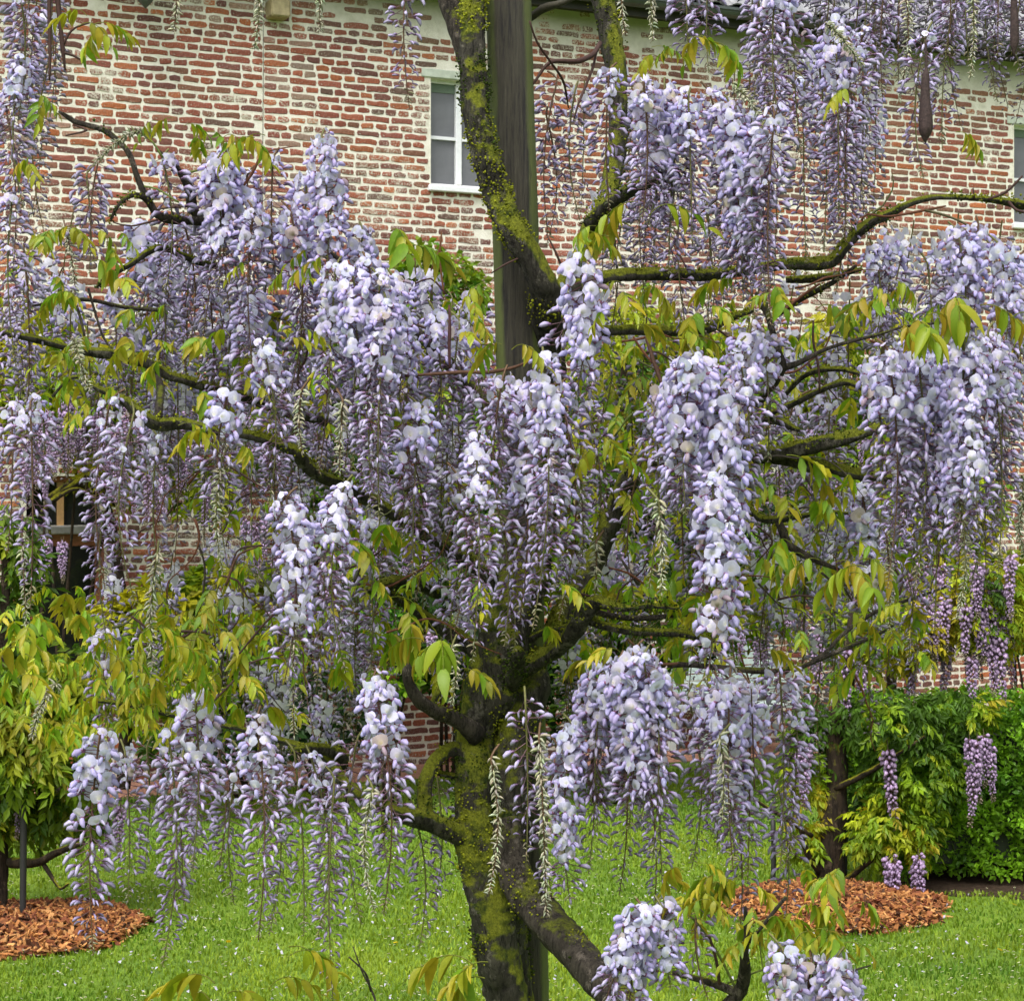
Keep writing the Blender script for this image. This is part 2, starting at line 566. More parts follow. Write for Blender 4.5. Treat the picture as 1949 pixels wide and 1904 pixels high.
# bricks
BR = []   # (area, verts, tris, quads, colour)
PAL = np.array([(0.28, 0.095, 0.058), (0.25, 0.085, 0.06), (0.23, 0.085, 0.065), (0.18, 0.08, 0.065), (0.33, 0.12, 0.06),
                (0.15, 0.072, 0.062), (0.20, 0.10, 0.068), (0.14, 0.088, 0.07), (0.38, 0.13, 0.055), (0.24, 0.11, 0.072)])
PW = np.array([.2, .16, .14, .12, .08, .08, .09, .05, .03, .05])
pitch = 0.0655
rows = int(ZT / pitch)
seam_s, _ = wallxy(500)
rr = random.Random(3)


def brick(s0, s1, z0, z1, proud, col):
    jl, jh = 0.005, 0.0062
    nx = 3 if s1 - s0 > 0.13 else 2
    top = [(s0 + (s1 - s0) * k / nx, z1 + rr.uniform(-jh, jh)) for k in range(nx + 1)]
    bot = [(s0 + (s1 - s0) * k / nx, z0 + rr.uniform(-jh, jh)) for k in range(nx + 1)]
    top[0] = (top[0][0] + rr.uniform(0, 2 * jl), top[0][1] - rr.uniform(0, 0.0035)); top[-1] = (top[-1][0] - rr.uniform(0, 2 * jl), top[-1][1] - rr.uniform(0, 0.0035))
    bot[0] = (bot[0][0] + rr.uniform(0, 2 * jl), bot[0][1] + rr.uniform(0, 0.0035)); bot[-1] = (bot[-1][0] - rr.uniform(0, 2 * jl), bot[-1][1] + rr.uniform(0, 0.0035))
    ml, mr_ = s0 - rr.uniform(0, jl), s1 + rr.uniform(0, jl); zm = (z0 + z1) / 2
    loop = bot + [(mr_, zm)] + top[::-1] + [(ml, zm)]
    n = len(loop)
    cx, cz = (s0 + s1) / 2, zm
    V, T, Q = [], [], []
    tl = [rr.uniform(-0.0015, 0.0015) for _ in range(4)]
    for (x, z) in loop: V.append((x, 0.004, z))
    for (x, z) in loop:
        u, w_ = (x - cx) / (s1 - s0), (z - cz) / (z1 - z0)
        V.append((x, -proud * 0.45 + tl[0] * u, z))
    for (x, z) in loop:
        u, w_ = (x - cx) / (s1 - s0), (z - cz) / (z1 - z0)
        V.append((cx + (x - cx) * 0.93, -proud + tl[1] * u + tl[2] * w_ + rr.uniform(-0.001, 0.001), cz + (z - cz) * 0.8))
    V.append((cx, -proud - 0.001, cz))
    for i in range(n):
        j = (i + 1) % n
        Q.append((i, j, n + j, n + i)); Q.append((n + i, n + j, 2 * n + j, 2 * n + i)); T.append((2 * n + i, 2 * n + j, 3 * n))
    return V, T, Q, col


for r_ in range(rows):
    z0 = r_ * pitch
    zc0, zc1 = z0 + 0.0092, z0 + pitch - 0.0092
    kind = r_ % 2
    s = S0 + rr.uniform(0, 0.2)
    while s < S1:
        ln = (rr.gauss(0.208, 0.012) if (kind == 0) ^ (rr.random() < 0.13) else rr.gauss(0.102, 0.01))
        if rr.random() < 0.05: ln = rr.uniform(0.06, 0.16)
        e = s + ln
        wob = 0.006 * math.sin(s * 1.7 + r_ * 0.35)
        ok = e < S1
        za, zb = zc0 + wob, zc1 + wob
        for o in openings:
            if e > o[0] - 0.012 and s < o[1] + 0.012 and zb > o[2] - 0.005 and za < o[3] + 0.005:
                if s < o[0] - 0.06: e = o[0] - 0.013
                elif e > o[1] + 0.06 and s >= o[0]: s = o[1] + 0.013
                else: ok = False
        if s < seam_s < e and z0 > 4.0: e = max(s + 0.03, seam_s - 0.004)
        col = PAL[rr.choices(range(10), PW)[0]] * rr.uniform(0.95, 1.3)
        depth = rr.uniform(0.002, 0.006)
        hi = max(0, (z0 - (6.12 if s > seam_s + 0.2 else 6.42) - 0.12 * math.sin(s * 2.1)) / 0.42)
        if rr.random() < hi * 0.75: ok = False
        if hi > 0: col = col * (1 - 0.5 * hi) + np.array((0.25, 0.24, 0.16)) * 0.5 * hi
        pale = fnoise(np.array((s * 0.9, z0 * 0.9, 3.3)), 5)
        if pale > 0.7 and rr.random() < 0.35: col = col * 0.6 + np.array((0.42, 0.38, 0.3)) * 0.4
        if rr.random() < 0.012: ok = False
        if ok and e - s > 0.03:
            BR.append((brick(s, e, za, zb, depth, col), s, e, za))
        s = e + rr.uniform(0.013, 0.024)


def seen_clear(s, z):
    p = walltopt(s, z)
    dx = 974.5 + p[0] / p[1] * D; dy = 952 + (H - z) / p[1] * D
    return (60 < dx < 850 and 20 < dy < 290) or (1650 < dx < 1925 and 150 < dy < 370)


cand = [i for i, b in enumerate(BR) if b[2] - b[1] > 0.15 and seen_clear(b[1], b[3])]
cand.sort(key=lambda i: -(BR[i][2] - BR[i][1]) * (1.0 if BR[i][1] < 0 else 0.75))
single = set(cand[:300])
mb = MB()
for i, (bk, s, e, z) in enumerate(BR):
    V, T, Q, col = bk
    if i in single:
        m1 = MB(); c0 = np.array(((s + e) / 2, 0, z)); m1.add(np.array(V) - c0, T, Q, col)
        m1.obj('brick', M_brick, wall, loc=c0, smooth=False)
    else:
        mb.add(V, T, Q, col)
mb.obj('bricks', M_brick, wall, smooth=False, kind='stuff')


def bx(name, mat, parent, x0, x1, y0, y1, z0, z1, bev=0.0):
    m1 = MB(); cx = np.array(((x0 + x1) / 2, (y0 + y1) / 2, z0))
    if bev:
        v, q = box(x0, x1, y0, y1, z0, z1)
        vv = []
        pts = [(x0 + bev, z0), (x1 - bev, z0), (x1, z0 + bev), (x1, z1 - bev), (x1 - bev, z1), (x0 + bev, z1), (x0, z1 - bev), (x0, z0 + bev)]
        n = 8
        V = [(x, y1, z) for x, z in pts] + [(x, y0 + bev, z) for x, z in pts] + [((x0 + x1) / 2 + (x - (x0 + x1) / 2) * (1 - 2 * bev / (x1 - x0)), y0, (z0 + z1) / 2 + (z - (z0 + z1) / 2) * (1 - 2 * bev / (z1 - z0))) for x, z in pts]
        Q = []
        for i in range(n):
            j = (i + 1) % n
            Q += [(i, j, n + j, n + i), (n + i, n + j, 2 * n + j, 2 * n + i)]
        V.append(((x0 + x1) / 2, y0, (z0 + z1) / 2)); V.append(((x0 + x1) / 2, y1, (z0 + z1) / 2))
        T = [(2 * n + i, 2 * n + (i + 1) % n, 3 * n) for i in range(n)] + [((i + 1) % n, i, 3 * n + 1) for i in range(n)]
        m1.add(np.array(V) - cx, T, Q)
    else:
        v, q = box(x0, x1, y0, y1, z0, z1); m1.add(v - cx, q=q)
    return m1.obj(name, mat, parent, loc=cx, smooth=False)


def window(o, label):
    s0, s1, z0, z1 = o
    wdw = bpy.data.objects.new('window', None); wdw.location = ((s0 + s1) / 2, 0, z0); link(wdw, house)
    wdw['label'] = label
    x0, x1, h = -(s1 - s0) / 2, (s1 - s0) / 2, z1 - z0
    f = 0.028
    bx('frame', M_white, wdw, x0, x0 + f, 0.07, 0.13, 0.0, h); bx('frame', M_white, wdw, x1 - f, x1, 0.07, 0.13, 0.0, h)
    bx('frame', M_white, wdw, x0 + f, x1 - f, 0.07, 0.13, h - f, h); bx('frame', M_white, wdw, x0 + f, x1 - f, 0.07, 0.13, 0.0, f)
    bx('mullion', M_white, wdw, -0.028, 0.028, 0.062, 0.125, f + 0.001, h - f - 0.001, 0.006)
    zt = h * 0.46
    for a, b in ((x0 + f + 0.001, -0.029), (0.029, x1 - f - 0.001)):
        bx('transom', M_white, wdw, a, b, 0.068, 0.12, zt - 0.014, zt + 0.014)
        bx('blind', M_blind, wdw, a, b, 0.09, 0.098, h - f - 0.075, h - f - 0.001)
        bx('pane', M_curtainglass, wdw, a, b, 0.1, 0.106, zt + 0.0145, h - f - 0.001)
        bx('pane', M_curtainglass, wdw, a, b, 0.1, 0.106, f + 0.001, zt - 0.0145)
    bx('reveal', M_mortar, wdw, x0 - 0.02, x0 - 0.001, -0.002, 0.2, 0.0, h)
    bx('sill', M_white, wdw, x0 - 0.03, x1 + 0.03, -0.05, 0.1, -0.055, -0.002, 0.008)
    bx('lintel', M_palegreen, wdw, x0 - 0.09, x1 + 0.09, -0.014, 0.1, h + 0.002, h + 0.078, 0.006)
    return wdw


window(W1, 'small white casement window with grey panes beside the tall post')
window(W2, 'small white casement window at the right edge under the eaves')
# upper light and glazed door at the left
s0, s1, z0, z1 = W3
wd3 = bpy.data.objects.new('window', None); wd3.location = ((s0 + s1) / 2, 0, z0); wd3['label'] = 'dark window light with a tan muntin above the door'; link(wd3, house)
x0, x1, h = -(s1 - s0) / 2, (s1 - s0) / 2, z1 - z0
sm, _ = wallxy(119); xm = sm - (s0 + s1) / 2
bx('pane', M_darkglass, wd3, x0, xm - 0.026, 0.09, 0.1, 0, h); bx('pane', M_darkglass, wd3, xm + 0.026, x1, 0.09, 0.1, 0, h)
bx('muntin', M_tan, wd3, xm - 0.025, xm + 0.025, 0.06, 0.12, 0, h)
bx('frame', M_orange, wd3, x0, x1, 0.05, 0.11, h - 0.05, h - 0.001)
bx('sill', M_greystone, wd3, x0 - 0.02, x1 + 0.06, -0.09, 0.2, -0.07, -0.001, 0.01)
s0, s1, z0, z1 = W4
door = bpy.data.objects.new('door', None); door.location = ((s0 + s1) / 2, 0, z0); door['label'] = 'glazed door with orange-brown wooden frame'; link(door, house)
x0, x1, h = -(s1 - s0) / 2, (s1 - s0) / 2, z1 - z0
bx('frame', M_orange, door, x0, x1, 0.03, 0.11, h - 0.11, h - 0.01)
bx('frame', M_orange, door, x0, x0 + 0.07, 0.03, 0.11, 0, h - 0.112); bx('frame', M_orange, door, x1 - 0.07, x1, 0.03, 0.11, 0, h - 0.112)
bx('pane', M_darkglass, door, x0 + 0.071, x1 - 0.071, 0.06, 0.07, 0.25, h - 0.112)
bx('kick_panel', M_orange, door, x0 + 0.071, x1 - 0.071, 0.045, 0.08, 0.0, 0.248)

# eaves, gutter, roof
bx('soffit', M_soffit, house, S0, S1, -0.2, 0.0, ZT - 0.06, ZT)
bx('fascia', M_soffit, house, S0, S1, -0.23, -0.202, ZT - 0.1, ZT + 0.05)
mb = MB()
n = 9
th = np.linspace(math.pi, 2 * math.pi, n)
V = []
for s in (S0, S1):
    for rad in (0.07, 0.063):
        V += [(s, -0.305 + rad * math.cos(t), ZT + 0.03 + rad * math.sin(t)) for t in th]
Q = []
for i in range(n - 1):
    Q.append((i, i + 1, 2 * n + i + 1, 2 * n + i)); Q.append((n + i, 3 * n + i, 3 * n + i + 1, n + i + 1))
Q.append((0, n, 3 * n, 2 * n)); Q.append((n - 1, 2 * n + n - 1, 3 * n + n - 1, n + n - 1))
mb.add(V, q=Q)
mb.add(*[box(S0, S1, -0.385, -0.368, ZT + 0.02, ZT + 0.045)[0]], q=box(0, 1, 0, 1, 0, 1)[1])
mb.obj('gutter', M_gutter, house, smooth=False)
# roof with pantiles
RP = R(42)
rf = MB(); Lr = 4.5
v = [(S0, -0.28, ZT + 0.05), (S1, -0.28, ZT + 0.05), (S1, -0.28 + Lr * math.cos(RP), ZT + 0.05 + Lr * math.sin(RP)), (S0, -0.28 + Lr * math.cos(RP), ZT + 0.05 + Lr * math.sin(RP)),
     (S0, 0.3, ZT + 0.0), (S1, 0.3, ZT + 0.0)]
rf.add(v, q=[(0, 1, 2, 3), (0, 4, 5, 1)])
roof = rf.obj('roof', M_soffit, house, smooth=False)


def tile_mesh():
    m = MB(); W_, Ln = 0.235, 0.37
    n = 7
    V = []
    for k, yy in enumerate((0, Ln)):
        for i in range(n):
            x = W_ * (i / (n - 1) - 0.5)
            z = 0.018 * math.sin(i / (n - 1) * 2 * math.pi) + 0.03 - 0.02 * k
            V.append((x, yy, z))
    for i in range(n):
        V.append((V[i][0], 0.0, V[i][2] - 0.014))
    Q = [(i, i + 1, n + i + 1, n + i) for i in range(n - 1)] + [(2 * n + i, 2 * n + i + 1, i + 1, i) for i in range(n - 1)]
    m.add(V, q=Q)
    return m


tm = tile_mesh().mesh('roof_tile', M_tile, False)
tv, tq = np.concatenate(tile_mesh().v), np.concatenate(tile_mesh().q)
rest = MB(); cnt = 0
rot = np.array(((1, 0, 0), (0, math.cos(RP), -math.sin(RP)), (0, math.sin(RP), math.cos(RP))))
for row in range(13):
    for k in range(int((S1 - S0) / 0.228)):
        s = S0 + 0.12 + k * 0.228
        y = -0.33 + row * 0.33 * math.cos(RP); z = ZT + 0.055 + row * 0.33 * math.sin(RP)
        jit = random.uniform(-0.006, 0.006)
        p = walltopt(s, z, -y); dx = 974.5 + p[0] / p[1] * D; dy = 952 + (H - z) / p[1] * D
        if dx > 1040 and dx < 1960 and dy > -12 and cnt < 300:
            o = bpy.data.objects.new('roof_tile', tm); o.location = (s, y, z + jit); o.rotation_euler = (RP, random.uniform(-0.02, 0.02), random.uniform(-0.02, 0.02)); link(o, roof); cnt += 1
        else:
            rest.add(tv @ rot.T + np.array((s, y, z + jit)), q=tq)
rest.obj('roof_tiles', M_tile, roof, smooth=False, kind='stuff')
# stone corbel under the eave and the crack down the wall seam beside it
cs, cz = wallpt(505, 37); ce, _ = wallpt(541, 37)
cb = bx('corbel', M_stone, house, cs, ce, -0.16, 0.0, cz, cz + 0.15, 0.012)
mb = MB()
s_, z_ = wallpt(500, 60)
tube(mb, [(s_, -0.006, 6.6, 0.002), (s_ + 0.004, -0.006, 5.9, 0.002), (s_ - 0.002, -0.006, 5.2, 0.002), (s_, -0.006, 4.4, 0.002)], 4, 0.2)
mb.obj('crack_line', M_soffit, house)  # thin dark tube added to stand for the crack along the seam
# hanging lantern foot and rain pipe, of which the frame shows the lowest ends
ls, lz = wallpt(277, 17, 0.35)
lan = MB()
for r0, r1, h0, h1 in ((0.002, 0.05, 0.0, 0.05), (0.05, 0.075, 0.05, 0.09), (0.075, 0.1, 0.09, 0.36), (0.13, 0.02, 0.36, 0.48)):
    aa = np.linspace(0, 2 * math.pi, 6, endpoint=False)
    V = [(r0 * math.cos(t), r0 * math.sin(t), h0) for t in aa] + [(r1 * math.cos(t), r1 * math.sin(t), h1) for t in aa]
    lan.add(V, q=[(i, (i + 1) % 6, 6 + (i + 1) % 6, 6 + i) for i in range(6)])
lp = walltopt(ls, lz, 0.35)
lantern = empty('wall_lantern', lp, 'dark hanging lantern on the farmhouse wall, only its foot in the picture', 'lantern')
lan.obj('lantern_body', M_gutter, lantern, smooth=False)
mb = MB(); tube(mb, [(0, 0, 0.45, 0.01), (0.02, 0.05, 0.6, 0.01), (0.1, 0.2, 0.62, 0.01), (0.18, 0.33, 0.6, 0.012)], 6, 0.05)
mb.obj('bracket', M_gutter, lantern)

# pale slatted bench by the wall
bs, _ = wallxy(1255); be, _ = wallxy(1450)
bench = empty('garden_bench', walltopt((bs + be) / 2, 0.0, 0.5), 'pale blue-green slatted garden bench against the farmhouse wall', 'bench')
bench.rotation_euler = (0, 0, math.atan(TAN))
hw = (be - bs) / 2
for k in range(8):
    bx('slat', M_bench, bench, -hw, hw, 0.26 + 0.008 * k, 0.28 + 0.008 * k, 0.46 + k * 0.062, 0.46 + k * 0.062 + 0.05)
for k in range(6):
    bx('seat_slat', M_bench, bench, -hw, hw, -0.2 + k * 0.073, -0.2 + k * 0.073 + 0.06, 0.41, 0.435)
for x in (-hw + 0.03, hw - 0.09):
    bx('leg', M_bench, bench, x, x + 0.06, -0.2, -0.14, 0.004, 0.409); bx('leg', M_bench, bench, x, x + 0.06, 0.35, 0.4, 0.004, 0.98)
    bx('armrest', M_bench, bench, x - 0.005, x + 0.065, -0.22, 0.25, 0.62, 0.65)

# ---------------------------------------------------------------- flower templates (metres)
PEDICEL = (0.13, 0.05, 0.07); CALYX = (0.14, 0.05, 0.09)


def merge(parts):
    V, C, T, Q, n = [], [], [], [], 0
    for v, c, t, q in parts:
        v = np.asarray(v, float); c = np.asarray(c, float)
        if c.ndim == 1: c = np.tile(c, (len(v), 1))
        V.append(v); C.append(c)
        if len(t): T.append(np.asarray(t, int) + n)
        if len(q): Q.append(np.asarray(q, int) + n)
        n += len(v)
    return (np.vstack(V), np.vstack(C), np.vstack(T) if T else np.zeros((0, 3), int), np.vstack(Q) if Q else np.zeros((0, 4), int))


def spindle(path, sides, col):
    """path rows (x, y, z, r); pointed at both ends"""
    path = np.asarray(path, float)
    mid = path[1:-1]; n = len(mid)
    th = np.linspace(0, 2 * math.pi, sides, endpoint=False)
    V = []
    for i, (x, y, z, r) in enumerate(mid):
        d = path[i + 2, :3] - path[i, :3]; d /= np.linalg.norm(d)
        a = np.cross(d, (0, 1, 0)); a /= np.linalg.norm(a); b = np.cross(d, a)
        for t in th: V.append(np.array((x, y, z)) + r * (0.8 * math.cos(t) * b + math.sin(t) * a))
    V += [path[0, :3], path[-1, :3]]
    T, Q = [], []
    for j in range(sides):
        j2 = (j + 1) % sides
        T.append((n * sides, j2, j)); T.append((n * sides + 1, (n - 1) * sides + j, (n - 1) * sides + j2))
        for i in range(n - 1): Q.append((i * sides + j, i * sides + j2, (i + 1) * sides + j2, (i + 1) * sides + j))
    return np.array(V), np.array(col, float), np.array(T), (np.array(Q) if Q else np.zeros((0, 4), int))


def stick(p0, p1, r, col):
    p0, p1 = np.array(p0, float), np.array(p1, float)
    d = p1 - p0; a = np.cross(d, (0.1, 1, 0.2)); a /= np.linalg.norm(a); b = np.cross(d, a); b /= np.linalg.norm(b)
    V = [p + r * (math.cos(t) * a + math.sin(t) * b) for p in (p0, p1) for t in (0, 2.09, 4.19)]
    return np.array(V), np.array(col, float), np.zeros((0, 3), int), np.array([(i, (i + 1) % 3, 3 + (i + 1) % 3, 3 + i) for i in range(3)])


def banner(rad, tilt, fold, reflex, base, edge):
    V, C = [], []
    n = 10
    V.append((0.0, 0, rad * 0.35)); C.append((0.72, 0.74, 0.42))
    for ring in (0.5, 1.0):
        for i in range(n):
            t = -math.pi / 2 + 2 * math.pi * (i + 0.0) / n
            rx = rad * ring * (1.08 + 0.0 * ring)
            y = rx * math.cos(t); z = rad * (0.78 + ring * 0.95 * math.sin(t))
            if i == 0: z += rad * 0.12 * ring
            if abs(i - n / 2) < 0.5 and ring == 1: z -= rad * 0.12
            if ring == 1: z += rad * 0.06 * math.sin(i * 5.1 + fold * 40); y *= 1 + 0.06 * math.sin(i * 3.7 + tilt * 50)
            x = -reflex * (ring ** 2) * rad * (0.55 + 0.45 * math.sin(t)) - fold * abs(y) + tilt * z
            V.append((x, y, z))
            k = ring
            C[-1:] = C[-1:]
            C.append(tuple(base[j] * (1 - k * 0.6) + edge[j] * k * 0.6 for j in range(3)))
    T = [(0, 1 + i, 1 + (i + 1) % n) for i in range(n)]
    Q = [(1 + i, 1 + n + i, 1 + n + (i + 1) % n, 1 + (i + 1) % n) for i in range(n)]
    return np.array(V), np.array(C), np.array(T), np.array(Q)


def shift(t, d):
    return (t[0] + np.array(d), t[1], t[2], t[3])


def make_open(seed):
    r = random.Random(seed)
    pl = 0.026
    bn = shift(banner(0.0119 * r.uniform(0.85, 1.15), r.uniform(-0.25, 0.35), r.uniform(-0.1, 0.65), r.uniform(0.1, 0.7), (1.0, 1.0, 1.0), (0.82, 0.81, 0.97)), (pl + 0.002, 0, 0.001))
    kl = spindle([(pl, 0, 0.001, 0), (pl + 0.0045, 0, -0.001, 0.0042), (pl + 0.0095, 0, -0.006, 0.0056), (pl + 0.0125, 0, -0.012, 0.0034), (pl + 0.0125, 0, -0.016, 0)], 5, (0.78, 0.72, 0.97))
    cx = spindle([(pl - 0.004, 0, -0.001, 0), (pl - 0.001, 0, 0, 0.0032), (pl + 0.004, 0, 0, 0.003), (pl + 0.005, 0, 0, 0)], 4, (0.42, 0.2, 0.28))
    pd = stick((0, 0, 0.004), (pl - 0.003, 0, 0), 0.0009, (0.3, 0.14, 0.14))
    return merge([bn, kl, cx, pd])


OPEN = [make_open(i) for i in range(8)]


def make_bud(sides=5, curve=0.004, fat=0.0044):
    pl = 0.0245
    b1 = spindle([(pl, 0, 0, 0), (pl + 0.004, 0, 0.0012, fat * 0.62), (pl + 0.011, 0, 0.0006, fat), (pl + 0.0175, 0, -curve, fat * 0.72), (pl + 0.021, 0, -curve * 2.1, 0)], sides, (1, 1, 1))
    # buds are paler on their nose and darker where the cup holds them
    c = np.tile(np.array((1.0, 1.0, 1.0)), (len(b1[0]), 1)); c[b1[0][:, 0] < pl + 0.006] *= (0.8, 0.66, 0.8)
    b1 = (b1[0], c, b1[2], b1[3])
    cx = spindle([(pl - 0.003, 0, 0, 0), (pl, 0, 0, fat * 0.6), (pl + 0.005, 0, 0.0008, fat * 0.72), (pl + 0.0055, 0, 0.001, 0)], 3, (0.44, 0.27, 0.34))
    pd = stick((0, 0, 0.005), (pl - 0.002, 0, 0), 0.0008, (0.4, 0.24, 0.2))
    return merge([b1, cx, pd])


BUD = [make_bud(4, 0.004), make_bud(4, 0.006, 0.0039), make_bud(4, 0.002, 0.0049)]
# closed green bud with its bract
GB = merge([spindle([(0.001, 0, 0, 0), (0.005, 0, -0.001, 0.0028), (0.012, 0, -0.005, 0.0036), (0.018, 0, -0.011, 0.002), (0.021, 0, -0.016, 0)], 4, (1, 1, 1))])
# round-headed bud of the small-flowered purple wisterias further off
BEAD = merge([spindle([(0.010, 0, 0.001, 0), (0.014, 0, 0.001, 0.006), (0.022, 0, 0.0, 0.0088), (0.028, 0, -0.004, 0.005), (0.030, 0, -0.006, 0)], 4, (1, 1, 1)),
              stick((0, 0, 0.004), (0.012, 0, 0), 0.0012, (0.4, 0.2, 0.2))])

PALE = np.array((0.76, 0.75, 0.86)); BUDC = np.array((0.40, 0.365, 0.52)); GREENB = np.array((0.26, 0.24, 0.15)); CATK = np.array((0.36, 0.36, 0.25))


def raceme_parts(L, style, seed, lean=(0, 0), wide=1.05, dens=1.0, path=None, pale=1.0, sc=1.0):
    """a hanging raceme: returns rachis MB, list of open-flower placements, buds MB. Its top is the origin."""
    r = np.random.default_rng(seed)
    of, bf, per_m = {'F': (0.70, 0.95, 355), 'H': (0.34, 0.90, 330), 'M': (0.08, 0.88, 315), 'B': (0.0, 0.88, 220), 'C': (0, 0, 520), 'P': (0.0, 0.85, 300)}[style]
    of *= r.uniform(0.8, 1.15)
    per_m *= dens
    n = int(L * per_m)
    t = (np.arange(n) + r.uniform(0, 1, n) * 0.8) / n
    ph = np.arange(n) * 2.39996 + r.uniform(-0.4, 0.4, n)
    if path is None:
        bend = r.uniform(-0.045, 0.045, 2) * L * 2
        def pos(t):
            t = np.asarray(t, float)
            return np.stack([lean[0] * L * t + bend[0] * np.sin(3 * t), lean[1] * L * t + bend[1] * np.sin(3 * t), -L * t], -1)
    else:
        sp = spline(path, 0.01); cl = np.concatenate([[0], np.cumsum(np.linalg.norm(np.diff(sp, axis=0), axis=1))]); cl /= cl[-1]
        def pos(t):
            t = np.asarray(t, float)
            return np.stack([np.interp(t, cl, sp[:, k]) for k in range(3)], -1)
    p = pos(t)
    axis = pos(np.minimum(t + 0.01, 1.0)) - pos(t - 0.01 if path is None else np.maximum(t - 0.01, 0)); axis /= np.linalg.norm(axis, axis=1)[:, None] + 1e-9
    rach = MB()
    tt = np.linspace(0, 1, 9)
    rp = pos(tt)
    stub = np.array((r.uniform(-0.02, 0.02), r.uniform(0.0, 0.03), 0.02))
    rows = [np.append(rp[0] + stub, 0.0022)] if path is None else []
    rows += [np.append(rp[i], 0.0021 - 0.0013 * tt[i]) for i in range(9)]
    tube(rach, np.array(rows), 4, 0.04, c=np.array((0.13, 0.13, 0.04)) if r.random() < 0.6 else np.array((0.12, 0.07, 0.035)), cap=False)
    # frame: template +z is "up the stem", so follow the axis
    up = -axis
    ex0 = np.stack([np.cos(ph), np.sin(ph), np.zeros(n)], -1)
    ex = ex0 - up * np.sum(ex0 * up, 1)[:, None]; ex /= np.linalg.norm(ex, axis=1)[:, None] + 1e-9
    ey = np.cross(up, ex)
    B = np.stack([ex, ey, up], -1)
    op = t < of
    bd = (t >= of) & (t < bf)
    gn = t >= bf
    if style in 'M':   # a few half-open blossoms among the buds
        op = op | ((t < 0.35) & (r.random(n) < 0.18)); bd = ~op & (t < bf)
    flowers = []
    top = np.clip(0.55 + t / 0.12 * 0.45, 0.55, 1)
    for i in np.nonzero(op)[0]:
        s = r.uniform(0.85, 1.1) * wide * sc * top[i] * (1 - 0.15 * t[i] / max(of, 0.1))
        M = B[i] @ rotz(np.array(r.normal(0, 0.25))) @ rotx(np.array(r.normal(0, 0.5))) @ roty(np.array(r.normal(-0.08, 0.4))) * s
        col = PALE * pale * r.uniform(0.88, 1.1) * np.array((r.uniform(0.93, 1.03), r.uniform(0.95, 1.02), 1.0))
        if r.random() < 0.035: col = col * np.array((0.75, 0.66, 0.5))
        flowers.append((int(r.integers(0, 8)), M, p[i], col))
    buds = MB()
    for k in range(3):
        idx = np.nonzero(bd)[0]; idx = idx[idx % 3 == k]
        if len(idx) == 0: continue
        u = np.clip((t[idx] - of) / (bf - of), 0, 1)
        s = (1.05 - 0.66 * u ** 1.5) * wide * sc * r.uniform(0.82, 1.12, len(idx)) * top[idx]
        M = (B[idx] @ roty(r.normal(0.12, 0.3, len(idx)) + 0.15 * u)) * np.stack([s ** 0.7, s, s], -1)[:, None, :]
        uu = (u ** 1.2)[:, None]
        col = (BUDC * (1.06 - 0.06 * uu) * (1 - uu) + (BUDC * np.array((0.70, 0.66, 0.78))) * uu) * r.uniform(0.75, 1.25, (len(idx), 1))
        col = col * (0.9 + 0.1 * pale)
        if style == 'P': col = col * np.array((0.98, 0.74, 0.88))
        buds.inst(BUD[k], M, p[idx], col)
    idx = np.nonzero(gn)[0]
    if len(idx):
        if style == 'C':
            u = t[idx]; s = (0.66 - 0.3 * u) * wide * sc * r.uniform(0.8, 1.2, len(idx)); base = CATK
            tilt = r.normal(-0.1, 0.4, len(idx))
        else:
            u = np.clip((t[idx] - bf) / (1 - bf), 0, 1); s = (0.62 - 0.4 * u) * sc * r.uniform(0.85, 1.15, len(idx)); base = GREENB
            tilt = r.normal(-0.15, 0.25, len(idx))
        M = B[idx] @ roty(tilt) * s[:, None, None]
        col = base * r.uniform(0.7, 1.3, (len(idx), 1)) * (1 + r.normal(0, 0.06, (len(idx), 3)))
        buds.inst(GB, M, p[idx], col)
    return rach, flowers, buds


OPENMESH = []
for k in range(8):
    for j in range(3):
        m = MB(); v, c, t, q = OPEN[k]
        m.add(v, t, q, c * (PALE * (0.92 + 0.08 * j)) )
        OPENMESH.append(m.mesh('flower', M_petal))

flower_budget = [300]


def place_raceme(parent, origin, L, style, seed, singles=False, **kw):
    rach, fl, bu = raceme_parts(L, style, seed, **kw)
    o = rach.obj('raceme', M_stem, parent, loc=origin)
    if fl:
        rest = MB()
        for i, (k, M, p, col) in enumerate(fl):
            if singles and flower_budget[0] > 0 and (M[:, 0][1] < -0.1):
                f = bpy.data.objects.new('flower', OPENMESH[k * 3 + i % 3]); flower_budget[0] -= 1
                mt = Matrix([[*M[0], p[0]], [*M[1], p[1]], [*M[2], p[2]], [0, 0, 0, 1]])
                link(f, o); f.matrix_local = mt
            else:
                rest.inst(OPEN[k], M[None], p[None], col[None])
        if rest.n: rest.obj('flowers', M_petal, o, kind='stuff')
    if bu.n: bu.obj('buds', M_bud, o, kind='stuff')
    return o


